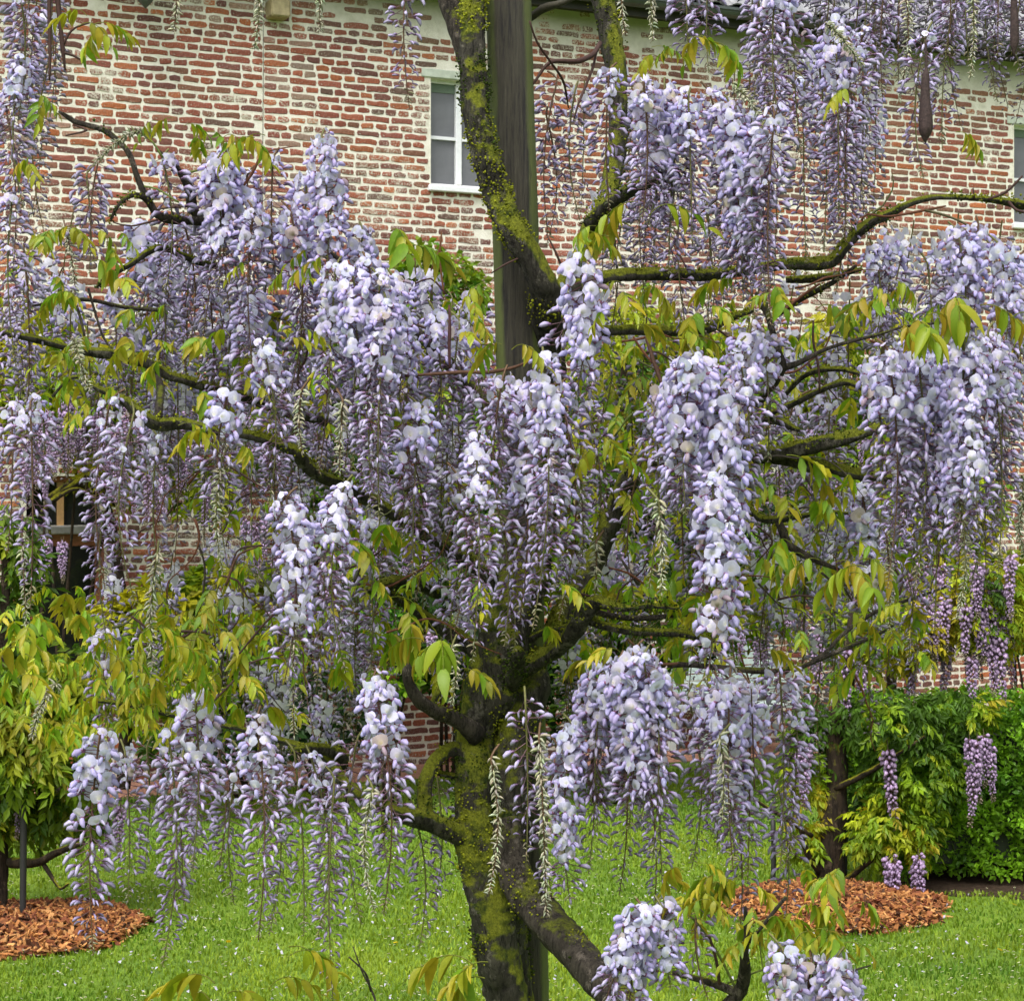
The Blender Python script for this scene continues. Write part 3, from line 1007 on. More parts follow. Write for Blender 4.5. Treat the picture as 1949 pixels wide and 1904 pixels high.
# shared racemes for the depth of the crown
VAR = []
for i, (L, st) in enumerate([(0.30, 'M'), (0.36, 'M'), (0.26, 'B'), (0.34, 'B'), (0.28, 'H'), (0.32, 'M'), (0.4, 'B'), (0.22, 'H'), (0.3, 'C'), (0.33, 'M')]):
    rach, fl, bu = raceme_parts(L, st, 900 + i, lean=(random.uniform(-.05, .05), random.uniform(-.05, .05)))
    a = rach.mesh('raceme', M_stem)
    ff = MB()
    for (k, M, p, col) in fl: ff.inst(OPEN[k], M[None], p[None], col[None])
    VAR.append((a, ff.mesh('flowers', M_petal) if ff.n else None, bu.mesh('buds', M_bud), st, L))
PVAR = []
for i in range(6):
    r = np.random.default_rng(50 + i)
    L = 0.34 + 0.05 * (i % 3); n = 105
    t = (np.arange(n) + r.uniform(0, 0.9, n)) / n; ph = np.arange(n) * 2.39996
    B = rotz(ph) @ roty(r.normal(0.15, 0.3, n)) * ((1.75 - 1.15 * t ** 1.2) * r.uniform(0.8, 1.15, n))[:, None, None]
    mbp = MB(); pp = np.stack([0.01 * np.sin(4 * t), 0 * t, -L * t], -1)
    col = np.array((0.34, 0.24, 0.39)) * r.uniform(0.6, 1.4, (n, 1)) * np.where(t[:, None] > 0.85, np.array((0.6, 0.7, 0.3)), 1.0)
    mbp.inst(BEAD, B, pp, col)
    rc = MB(); tube(rc, [(0, 0, 0.05, 0.003), (0, 0, -L * 0.5, 0.0025), (0, 0, -L, 0.001)], 4, 0.1, c=np.array((0.1, 0.08, 0.04)), cap=False)
    PVAR.append((rc.mesh('raceme', M_stem), mbp.mesh('buds', M_bud)))


def copy_raceme(parent, origin, var, rz, sc=1.0):
    o = bpy.data.objects.new('raceme', var[0]); o.location = tuple(origin); o.rotation_euler = (random.uniform(-.08, .08), random.uniform(-.08, .08), rz); o.scale = (sc,) * 3
    link(o, parent)
    if len(var) > 2:
        if var[1]:
            f = bpy.data.objects.new('flowers', var[1]); f['kind'] = 'stuff'; link(f, o)
        b = bpy.data.objects.new('buds', var[2])
    else:
        b = bpy.data.objects.new('buds', var[1])
    b['kind'] = 'stuff'; link(b, o)
    return o


# ---------------------------------------------------------------- leaves
def leaflet_tpl(wid=0.36, fold=0.35, droop=0.35, nseg=5):
    V, C, Q = [], [], []
    for i in range(nseg + 1):
        u = i / nseg
        w_ = wid * 0.5 * (math.sin(math.pi * min(1, (u * 0.93 + 0.05)) ** 0.8) ** 0.85) * (1 - 0.25 * u)
        if i == nseg: w_ = 0.004
        z = -droop * u * u
        for sgn in (-1, 0, 1):
            V.append((u, sgn * w_, z + (0 if sgn == 0 else fold * w_)))
            C.append((1.0, 1.0, 1.0) if sgn == 0 else (0.9 + 0.12 * u, 0.97 - 0.07 * u, 1.0))
    for i in range(nseg):
        for k in (0, 1):
            a = i * 3 + k
            Q.append((a, a + 1, a + 4, a + 3))
    return np.array(V), np.array(C), np.zeros((0, 3), int), np.array(Q)


LEAFLET = [leaflet_tpl(0.4, 0.5, 0.3), leaflet_tpl(0.36, 0.9, 0.15), leaflet_tpl(0.44, 0.25, 0.4)]


def leaf_layout(seed, L=0.12, pairs=4, young=0.6):
    """petiole path and placements of the leaflets; the leaf starts at the origin and leans to +x"""
    r = np.random.default_rng(seed)
    rise = r.uniform(0.1, 0.9)
    u = np.linspace(0, 1, 7)
    path = np.stack([L * u, 0.05 * L * np.sin(3 * u + seed), L * (rise * u - (rise + 0.55) * u ** 2)], -1)
    pl = []
    sz = r.uniform(0.8, 1.15)
    for i in range(pairs + 1):
        f = 0.38 + 0.6 * i / pairs
        p = np.array([np.interp(f, u, path[:, k]) for k in range(3)])
        size = 0.048 * sz * (0.7 + 0.5 * math.sin(math.pi * (0.25 + 0.6 * i / pairs)))
        for side in ((-1, 1) if i < pairs else (0,)):
            yaw = side * r.uniform(0.7, 1.3) + r.normal(0, 0.1)
            down = r.uniform(0.6, 1.35) * young + r.normal(0.25, 0.12)
            M = (rotz(np.array(yaw)) @ roty(np.array(down)) @ rotx(np.array(r.normal(side * 0.4, 0.3)))) * size * r.uniform(0.85, 1.1)
            k = r.random()
            col = np.array((0.27, 0.36, 0.018)) * (1 - k) + np.array((0.38, 0.31, 0.022)) * k
            if r.random() < 0.25: col = np.array((0.16, 0.29, 0.016))
            pl.append((int(r.integers(0, 3)), M, p, col * r.uniform(0.75, 1.2)))
    rows = np.column_stack([path, np.linspace(0.0014, 0.0006, 7)])
    return rows, pl


LEAFV = []
for i in range(12):
    rows, pl = leaf_layout(i, L=random.uniform(0.07, 0.13), pairs=3 + i % 3)
    m = MB(); tube(m, rows, 3, 0.02, c=np.array((0.2, 0.22, 0.03)), cap=False)
    for k, M, p, col in pl: m.inst(LEAFLET[k], M[None], p[None], col[None])
    LEAFV.append(m.mesh('leaf', M_leaf))
LEAFLETM = []
for k in range(3):
    for col in ((0.28, 0.36, 0.018), (0.36, 0.28, 0.022), (0.2, 0.31, 0.016), (0.34, 0.35, 0.02)):
        m = MB(); v, c, t, q = LEAFLET[k]; m.add(v, None, q, c * np.array(col)); LEAFLETM.append(m.mesh('leaflet', M_leaf))
leaf_count = [0]; leaflet_budget = [300]


def put_leaf(parent, loc, seed, rz, sc=1.0, split=False):
    leaf_count[0] += 1
    if split and leaflet_budget[0] > 10:
        rows, pl = leaf_layout(seed, L=0.075, pairs=3 + seed % 2, young=0.9)
        m = MB(); tube(m, rows, 3, 0.02, c=np.array((0.2, 0.22, 0.03)), cap=False)
        o = m.obj('leaf', M_leaf, parent, loc=loc); o.rotation_euler = (0, 0, rz); o.scale = (sc,) * 3
        for k, M, p, col in pl:
            f = bpy.data.objects.new('leaflet', LEAFLETM[k * 4 + int(col[0] * 1000) % 4]); link(f, o)
            f.matrix_local = Matrix([[*M[0], p[0]], [*M[1], p[1]], [*M[2], p[2]], [0, 0, 0, 1]])
            leaflet_budget[0] -= 1
    else:
        o = bpy.data.objects.new('leaf', LEAFV[seed % 12]); o.location = tuple(loc); o.rotation_euler = (random.uniform(-.3, .3), random.uniform(-.3, .3), rz); o.scale = (sc,) * 3
        link(o, parent)


# ---------------------------------------------------------------- the big wisteria
TY = 4.15
wst = empty('wisteria', (0, 0, 0), 'large old wisteria with mossy twisted trunk and long pale lilac racemes in the foreground', 'wisteria')


def path(rows, step=0.01):
    """rows (dx, dy, depth, width in picture units) -> world rows (x, y, z, r)"""
    return np.array([[*P(a, b, Y), w_ * Y / D / 2] for a, b, Y, w_ in rows])


tuft = merge([spindle([(0, 0, -0.003, 0), (0, 0, -0.0005, 0.0028), (0.0004, 0, 0.0018, 0.0021), (0.0008, 0, 0.0032, 0)], 4, (1, 1, 1))])
moss = MB()


def moss_on(V, N, amount, rng, size=1.0, upbias=0.35, freq=12, area=None):
    f = fnoise(V * freq, 11) + 0.25 * (fnoise(V * 45, 12) - 0.5) + upbias * 0.3 * N[:, 2] - 0.08 * (N[:, 1] > 0.3)
    f2 = fnoise(V * 13, 4)
    ok = np.nonzero(f > 0.605 - 0.13 * amount)[0]
    if len(ok) == 0: return
    k = int(len(ok) * 1.1 * size)
    idx = rng.choice(ok, k)
    tr = V[idx] + rng.normal(0, 0.0045, (k, 3))
    z = N[idx] + rng.normal(0, 0.35, (k, 3)); z /= np.linalg.norm(z, axis=1)[:, None]
    x = np.cross(z, rng.normal(0, 1, (k, 3))); x /= np.linalg.norm(x, axis=1)[:, None]
    y = np.cross(z, x)
    s = rng.uniform(0.25, 1.15, k)
    M = np.stack([x, y, z], -1) * s[:, None, None]
    yel = np.clip((f2[idx] - 0.44) * 7 + 0.5 * N[idx, 2], 0, 1)[:, None]
    col = (np.array((0.045, 0.07, 0.01)) * (1 - yel) + np.array((0.24, 0.26, 0.018)) * yel) * rng.uniform(0.5, 1.4, (k, 1))
    moss.inst(tuft, M, tr, col)


def limb(name, rows, sides=14, step=0.008, rough=0.22, amount=1.0, mat=None, seed=0, up=0.35, msize=1.0):
    m = MB()
    pr = path(rows)
    V, N = tube(m, pr, sides, step, rough, 26, seed, ret=True, twist=6)
    o = m.obj(name, mat or M_bark, wst)
    if amount > -0.9:
        moss_on(V, N, amount, np.random.default_rng(seed + 5), msize, up)
    return o


# left, winding stem: foot -> up the left of the post -> behind it -> right side -> over its front -> top left
limb('trunk', [(1000, 2400, 4.05, 110), (995, 2100, 4.05, 95), (975, 1930, 4.03, 82), (945, 1810, 4.0, 80), (922, 1700, 4.0, 76), (906, 1580, 4.02, 72), (902, 1480, 4.05, 72), (902, 1390, 4.08, 72), (938, 1300, 4.08, 104), (966, 1200, 4.08, 100), (1000, 1090, 4.12, 86), (1025, 970, 4.18, 68), (1045, 820, 4.25, 58), (1048, 700, 4.2, 56), (1044, 610, 4.12, 56), (1034, 545, 4.06, 54), (1008, 490, 4.04, 52), (975, 440, 4.03, 52), (945, 370, 4.05, 50), (926, 302, 4.05, 50), (909, 235, 4.06, 50), (901, 168, 4.07, 50), (897, 90, 4.08, 52), (900, 10, 4.1, 46), (905, -120, 4.12, 44)], 28, 0.006, 0.2, 0.9, seed=1, msize=1.3)
# second stem twisting beside it, leaving as the heavy low limb to the right
limb('trunk', [(1010, 2350, 4.15, 95), (1000, 2050, 4.12, 80), (985, 1880, 4.1, 62), (968, 1740, 4.08, 72), (966, 1600, 4.07, 78), (972, 1480, 4.08, 80), (985, 1380, 4.1, 84), (998, 1290, 4.12, 90), (1000, 1230, 4.16, 64)], 22, 0.008, 0.2, 0.45, seed=2)
limb('branch', [(960, 1560, 4.02, 56), (975, 1640, 3.99, 64), (1000, 1700, 3.95, 70), (1040, 1750, 3.9, 72), (1085, 1800, 3.83, 70), (1130, 1850, 3.76, 66), (1180, 1905, 3.7, 62), (1260, 1990, 3.6, 56)], 22, 0.007, 0.16, 0.25, seed=3, mat=M_bark2)
# upper stems
limb('branch', [(896, 150, 4.12, 36), (885, 90, 4.14, 44), (874, 40, 4.16, 50), (862, -10, 4.18, 56), (850, -90, 4.2, 58)], 18, 0.008, 0.15, 0.1, seed=4, mat=M_bark2)
limb('branch', [(1062, 560, 4.1, 34), (1085, 520, 4.12, 30), (1108, 480, 4.15, 30), (1125, 430, 4.2, 32), (1150, 395, 4.25, 34), (1166, 330, 4.3, 36), (1176, 240, 4.32, 36), (1174, 140, 4.34, 40), (1160, 60, 4.36, 44), (1142, -20, 4.38, 46), (1130, -120, 4.4, 46)], 18, 0.008, 0.16, 0.35, seed=5)
limb('branch', [(1125, 428, 4.16, 30), (1150, 398, 4.1, 30), (1180, 375, 4.05, 28), (1210, 357, 4.0, 26), (1240, 345, 3.95, 22), (1290, 325, 3.92, 16)], 14, 0.008, 0.2, 0.7, seed=6)
# right mossy limb towards the far right
limb('branch', [(1050, 560, 4.12, 34), (1100, 545, 4.1, 30), (1170, 525, 4.1, 26), (1260, 522, 4.12, 24), (1350, 522, 4.15, 22), (1430, 512, 4.18, 20), (1496, 503, 4.2, 20), (1545, 503, 4.2, 24), (1583, 498, 4.2, 26), (1606, 470, 4.2, 24), (1635, 440, 4.2, 24), (1665, 418, 4.2, 20), (1700, 402, 4.22, 16), (1734, 386, 4.25, 13), (1774, 376, 4.28, 12), (1834, 376, 4.3, 11), (1881, 379, 4.32, 12), (1920, 384, 4.34, 16), (1960, 392, 4.36, 18)], 14, 0.008, 0.28, 0.75, seed=7)
limb('branch', [(1050, 640, 4.15, 30), (1120, 632, 4.15, 24), (1200, 628, 4.18, 20), (1290, 630, 4.2, 20), (1345, 625, 4.22, 18), (1385, 606, 4.25, 16), (1430, 590, 4.3, 12)], 12, 0.008, 0.28, 0.8, seed=8)
limb('branch', [(1496, 532, 4.25, 12), (1545, 530, 4.25, 14), (1590, 524, 4.28, 12), (1640, 512, 4.3, 8)], 10, 0.01, 0.25, 0.7, seed=81)
# diagonal dark limb right of the trunk and the mossy V
limb('branch', [(1010, 1260, 4.16, 46), (1060, 1190, 4.18, 44), (1110, 1110, 4.2, 42), (1150, 1024, 4.2, 42), (1185, 930, 4.18, 40), (1226, 878, 4.15, 36), (1300, 868, 4.12, 30), (1370, 872, 4.08, 28), (1439, 866, 4.05, 30), (1500, 856, 4.02, 30), (1560, 845, 4.0, 29), (1600, 835, 3.98, 27), (1650, 822, 3.96, 24), (1720, 800, 3.95, 20)], 18, 0.007, 0.2, 0.85, seed=9, up=0.9)
limb('branch', [(1440, 868, 4.06, 26), (1490, 872, 4.05, 26), (1540, 883, 4.04, 27), (1590, 893, 4.03, 26), (1640, 903, 4.02, 23), (1700, 910, 4.0, 18)], 14, 0.008, 0.2, 0.7, seed=10, up=0.9)
limb('branch', [(1380, 900, 4.2, 20), (1410, 950, 4.2, 17), (1446, 984, 4.18, 15), (1480, 988, 4.17, 16), (1513, 984, 4.16, 12), (1550, 978, 4.16, 10), (1586, 974, 4.15, 8), (1650, 981, 4.15, 6)], 10, 0.01, 0.25, 0.7, seed=11, up=0.8)
limb('branch', [(1480, 990, 4.17, 14), (1490, 1010, 4.16, 17), (1499, 1034, 4.15, 17), (1522, 1050, 4.14, 16), (1553, 1066, 4.12, 12), (1600, 1085, 4.1, 7)], 10, 0.01, 0.22, -0.2, seed=12, mat=M_bark2)
# low right limb with side shoots
limb('branch', [(985, 1270, 4.08, 44), (1010, 1265, 4.04, 34), (1040, 1248, 4.0, 31), (1080, 1217, 3.95, 31), (1100, 1185, 3.92, 34), (1115, 1160, 3.9, 40), (1135, 1146, 3.88, 34), (1160, 1152, 3.87, 20), (1195, 1157, 3.86, 13), (1241, 1152, 3.85, 10), (1290, 1158, 3.85, 6)], 16, 0.007, 0.28, 0.9, seed=13, up=0.8)
limb('branch', [(1110, 1175, 3.93, 20), (1150, 1190, 3.93, 17), (1200, 1200, 3.94, 16), (1250, 1203, 3.95, 15), (1302, 1206, 3.96, 15), (1345, 1216, 3.97, 11), (1380, 1226, 3.98, 6)], 12, 0.008, 0.22, 0.75, seed=14, up=0.9)
limb('branch', [(1120, 1160, 3.95, 14), (1170, 1172, 3.98, 12), (1230, 1176, 4.0, 10), (1302, 1168, 4.02, 11), (1360, 1165, 4.04, 6)], 10, 0.01, 0.2, -0.1, seed=15, mat=M_bark2)
limb('branch', [(985, 1240, 4.1, 20), (1010, 1215, 4.06, 14), (1035, 1202, 4.04, 13), (1060, 1196, 4.02, 12), (1088, 1190, 4.0, 10)], 10, 0.008, 0.3, 1.5, seed=16, up=1.0)
limb('branch_stub', [(975, 1300, 4.05, 34), (982, 1270, 3.98, 32), (986, 1246, 3.93, 30), (986, 1238, 3.91, 22)], 12, 0.006, 0.25, 1.5, seed=17)
# left side
limb('branch', [(905, 1400, 4.05, 46), (880, 1376, 4.02, 34), (855, 1364, 4.0, 30), (825, 1350, 3.97, 29), (798, 1330, 3.95, 26), (782, 1305, 3.94, 22), (775, 1275, 3.93, 19), (785, 1240, 3.95, 15), (790, 1200, 3.98, 13)], 14, 0.007, 0.2, 0.1, seed=18, mat=M_bark2)
limb('branch', [(820, 1345, 3.97, 13), (836, 1310, 3.98, 12), (850, 1285, 4.0, 10), (858, 1250, 4.02, 8)], 10, 0.008, 0.25, 0.9, seed=181)
limb('branch', [(890, 1428, 4.06, 34), (862, 1426, 4.05, 28), (838, 1436, 4.03, 27), (818, 1462, 4.0, 26), (808, 1500, 3.98, 26), (808, 1535, 3.97, 30), (815, 1560, 3.96, 30)], 14, 0.007, 0.22, 0.8, seed=19)
limb('branch', [(905, 1600, 4.02, 50), (875, 1588, 4.0, 40), (845, 1575, 3.98, 38), (812, 1560, 3.96, 40), (785, 1552, 3.94, 38), (758, 1545, 3.92, 34), (738, 1536, 3.9, 22)], 16, 0.007, 0.22, 0.35, seed=20)
limb('branch', [(742, 1545, 3.9, 14), (730, 1570, 3.9, 10), (728, 1595, 3.89, 6)], 8, 0.008, 0.2, 0.3, seed=201)
limb('branch', [(870, 1478, 4.06, 14), (845, 1472, 4.05, 12), (826, 1470, 4.04, 9)], 8, 0.008, 0.2, 0.8, seed=202)
limb('branch', [(960, 1290, 4.2, 44), (920, 1250, 4.22, 38), (870, 1210, 4.22, 32), (820, 1180, 4.2, 26), (785, 1160, 4.18, 20), (760, 1140, 4.15, 18), (735, 1125, 4.12, 18)], 14, 0.008, 0.22, 0.5, seed=21)
limb('branch', [(830, 1130, 4.25, 20), (798, 1112, 4.2, 23), (760, 1106, 4.15, 25), (728, 1112, 4.1, 22), (700, 1122, 4.08, 12)], 12, 0.007, 0.26, 1.3, seed=22, up=0.9)
limb('branch', [(1000, 1150, 4.26, 38), (930, 1090, 4.28, 34), (850, 1040, 4.28, 30), (770, 990, 4.24, 28), (700, 950, 4.18, 26), (650, 922, 4.12, 24), (610, 905, 4.08, 25), (580, 880, 4.05, 27), (560, 858, 4.02, 26), (520, 840, 4.0, 22), (460, 825, 3.98, 20), (396, 816, 3.97, 20), (345, 805, 3.96, 24), (300, 806, 3.95, 25), (268, 788, 3.94, 24), (240, 765, 3.94, 20), (215, 752, 3.94, 15), (180, 735, 3.95, 12), (158, 719, 3.96, 8), (130, 722, 3.98, 7), (95, 760, 4.0, 5)], 16, 0.008, 0.24, 0.6, seed=23, up=0.6)
limb('branch', [(620, 800, 4.3, 24), (540, 780, 4.25, 22), (470, 755, 4.2, 22), (396, 736, 4.15, 21), (350, 722, 4.12, 20), (318, 714, 4.1, 19), (278, 690, 4.08, 21), (240, 680, 4.06, 22), (201, 672, 4.05, 22), (165, 668, 4.04, 18), (134, 662, 4.03, 15), (95, 652, 4.02, 15), (54, 642, 4.0, 14), (0, 632, 3.98, 13), (-40, 628, 3.96, 12)], 14, 0.008, 0.22, 0.4, seed=24, up=0.9)
limb('branch', [(300, 712, 4.09, 12), (306, 740, 4.05, 15), (304, 765, 4.0, 16), (302, 795, 3.97, 16)], 10, 0.008, 0.2, 0.2, seed=25, mat=M_bark2)
limb('branch', [(1000, 850, 4.28, 28), (900, 740, 4.3, 24), (800, 640, 4.25, 20), (700, 540, 4.2, 18), (600, 470, 4.12, 17), (500, 435, 4.08, 16), (420, 425, 4.05, 16), (355, 419, 4.02, 17), (322, 416, 4.0, 17), (300, 408, 3.99, 15), (285, 386, 3.98, 14), (272, 362, 3.98, 13), (262, 340, 3.98, 12), (255, 318, 3.98, 11), (244, 290, 3.98, 11), (221, 265, 3.98, 11), (195, 247, 3.98, 11), (165, 238, 3.98, 10), (141, 231, 3.98, 11), (125, 220, 3.98, 9), (112, 212, 3.98, 5)], 12, 0.008, 0.2, -0.35, seed=26, mat=M_bark2)
limb('branch', [(290, 398, 3.99, 11), (278, 379, 3.97, 11), (258, 371, 3.95, 11), (238, 378, 3.93, 9), (222, 396, 3.92, 7), (210, 420, 3.92, 5)], 10, 0.008, 0.2, 0.3, seed=27, mat=M_bark2)
limb('branch', [(385, 425, 4.06, 14), (366, 395, 4.05, 20), (362, 365, 4.04, 20), (348, 335, 4.03, 14), (332, 315, 4.02, 11), (315, 300, 4.0, 8), (300, 285, 3.99, 5)], 10, 0.008, 0.2, -0.3, seed=28, mat=M_bark2)
limb('branch', [(420, 510, 4.1, 14), (385, 500, 4.08, 13), (352, 488, 4.06, 13), (325, 476, 4.05, 12), (302, 471, 4.04, 13), (278, 482, 4.03, 13), (252, 500, 4.02, 11), (228, 514, 4.01, 10), (205, 530, 4.0, 8), (184, 546, 3.99, 6)], 10, 0.008, 0.22, 0.5, seed=29, up=0.8)
limb('branch', [(300, 590, 4.2, 9), (240, 585, 4.18, 8), (180, 572, 4.15, 8), (147, 570, 4.13, 8), (110, 574, 4.12, 7), (60, 582, 4.1, 4)], 8, 0.01, 0.2, 0, seed=30, mat=M_bark2)
limb('branch', [(141, 570, 4.13, 6), (152, 600, 4.12, 6), (161, 640, 4.1, 5)], 8, 0.01, 0.2, -1, seed=301, mat=M_bark2)
limb('branch', [(168, 548, 4.12, 5), (180, 590, 4.12, 5), (196, 640, 4.1, 5), (215, 665, 4.08, 4)], 8, 0.01, 0.2, -1, seed=302, mat=M_bark2)
# dark branch near the right edge and around the middle right
limb('branch', [(1440, 558, 4.0, 8), (1448, 575, 3.98, 13), (1462, 600, 3.97, 13), (1470, 630, 3.96, 13), (1480, 665, 3.95, 13), (1490, 696, 3.95, 14), (1478, 722, 3.97, 14), (1462, 745, 4.0, 12), (1440, 775, 4.05, 10)], 10, 0.008, 0.2, -0.1, seed=31, mat=M_bark2)
limb('branch', [(1487, 700, 3.95, 13), (1520, 690, 3.96, 10), (1566, 667, 3.98, 8), (1610, 652, 4.0, 7), (1667, 638, 4.02, 6), (1720, 622, 4.04, 5), (1780, 615, 4.05, 4)], 8, 0.01, 0.18, -0.4, seed=32, mat=M_bark2)
limb('branch', [(1460, 790, 4.2, 16), (1516, 764, 4.18, 14), (1566, 740, 4.15, 13), (1610, 727, 4.12, 13), (1650, 742, 4.1, 11), (1700, 760, 4.1, 8)], 10, 0.01, 0.25, 0.1, seed=33)
limb('branch', [(1495, 750, 4.2, 9), (1520, 722, 4.18, 10), (1550, 706, 4.16, 11), (1600, 702, 4.15, 10), (1645, 714, 4.14, 7)], 8, 0.01, 0.28, 1.2, seed=34, up=1)
limb('branch', [(1455, 800, 4.25, 20), (1480, 795, 4.2, 22), (1500, 808, 4.15, 16), (1520, 818, 4.12, 8)], 10, 0.01, 0.3, 1.4, seed=35, up=1)
limb('branch', [(1470, 605, 4.3, 10), (1510, 578, 4.28, 10), (1550, 556, 4.25, 11), (1590, 535, 4.22, 9), (1630, 505, 4.2, 6)], 8, 0.01, 0.22, 0.2, seed=36, mat=M_bark2)
# low long shoots
limb('branch', [(1180, 1262, 3.95, 9), (1220, 1270, 3.92, 10), (1298, 1264, 3.9, 11), (1375, 1271, 3.88, 12), (1440, 1276, 3.86, 13), (1500, 1276, 3.85, 12), (1553, 1257, 3.84, 9), (1610, 1232, 3.83, 8), (1667, 1209, 3.82, 6), (1700, 1190, 3.82, 4)], 10, 0.01, 0.16, -0.5, seed=37, mat=M_bark2)
limb('branch', [(1545, 1258, 3.86, 8), (1575, 1238, 3.87, 8), (1600, 1210, 3.88, 8), (1640, 1180, 3.89, 8), (1684, 1156, 3.9, 7), (1740, 1138, 3.91, 6), (1801, 1116, 3.92, 4)], 8, 0.01, 0.16, -1, seed=38, mat=M_bark2)
limb('branch', [(640, 1480, 4.1, 14), (650, 1440, 4.08, 26), (620, 1425, 4.05, 24), (585, 1422, 4.02, 20), (555, 1430, 4.0, 12)], 12, 0.008, 0.28, 1.4, seed=39, up=1)
limb('branch', [(740, 1540, 3.95, 16), (690, 1515, 4.0, 22), (650, 1480, 4.05, 24), (620, 1440, 4.08, 20), (540, 1410, 4.1, 14), (450, 1385, 4.1, 11), (330, 1360, 4.1, 10), (240, 1340, 4.1, 10), (160, 1330, 4.1, 7)], 10, 0.01, 0.22, 0.2, seed=40)
# stubs at the bottom right
limb('branch', [(1300, 2050, 3.5, 44), (1350, 1960, 3.48, 34), (1405, 1890, 3.45, 26), (1418, 1850, 3.42, 22), (1417, 1815, 3.4, 16), (1421, 1785, 3.38, 11), (1420, 1750, 3.36, 10), (1418, 1725, 3.35, 6)], 12, 0.008, 0.2, -0.3, seed=41, mat=M_bark2)
limb('branch', [(1422, 1796, 3.38, 8), (1445, 1768, 3.36, 7), (1472, 1735, 3.35, 7), (1496, 1706, 3.34, 7)], 8, 0.01, 0.2, -0.4, seed=42, mat=M_bark2)
limb('branch', [(1280, 1850, 3.45, 10), (1330, 1862, 3.45, 13), (1375, 1876, 3.45, 16), (1408, 1890, 3.45, 18)], 10, 0.01, 0.2, -0.5, seed=43, mat=M_bark2)
limb('branch', [(1530, 1950, 3.4, 9), (1545, 1890, 3.38, 8), (1566, 1863, 3.36, 7), (1613, 1849, 3.35, 5), (1657, 1836, 3.34, 3)], 8, 0.01, 0.15, -1, seed=44, mat=M_bark2)
limb('branch', [(720, 1920, 3.6, 5), (706, 1880, 3.6, 4), (690, 1850, 3.6, 3), (672, 1800, 3.6, 2)], 8, 0.01, 0.15, -1, seed=45, mat=M_bark2)
limb('branch', [(706, 1885, 3.6, 5), (695, 1850, 3.58, 4), (664, 1820, 3.58, 3)], 6, 0.01, 0.15, -1, seed=46, mat=M_bark2)
moss.obj('moss', M_moss, wst, kind='stuff')


def twig(rows, col=(0.06, 0.035, 0.025), name='twig'):
    m = MB(); tube(m, path(rows), 6, 0.012, 0.12, 60, 3, c=np.array(col)); return m.obj(name, M_twig, wst)


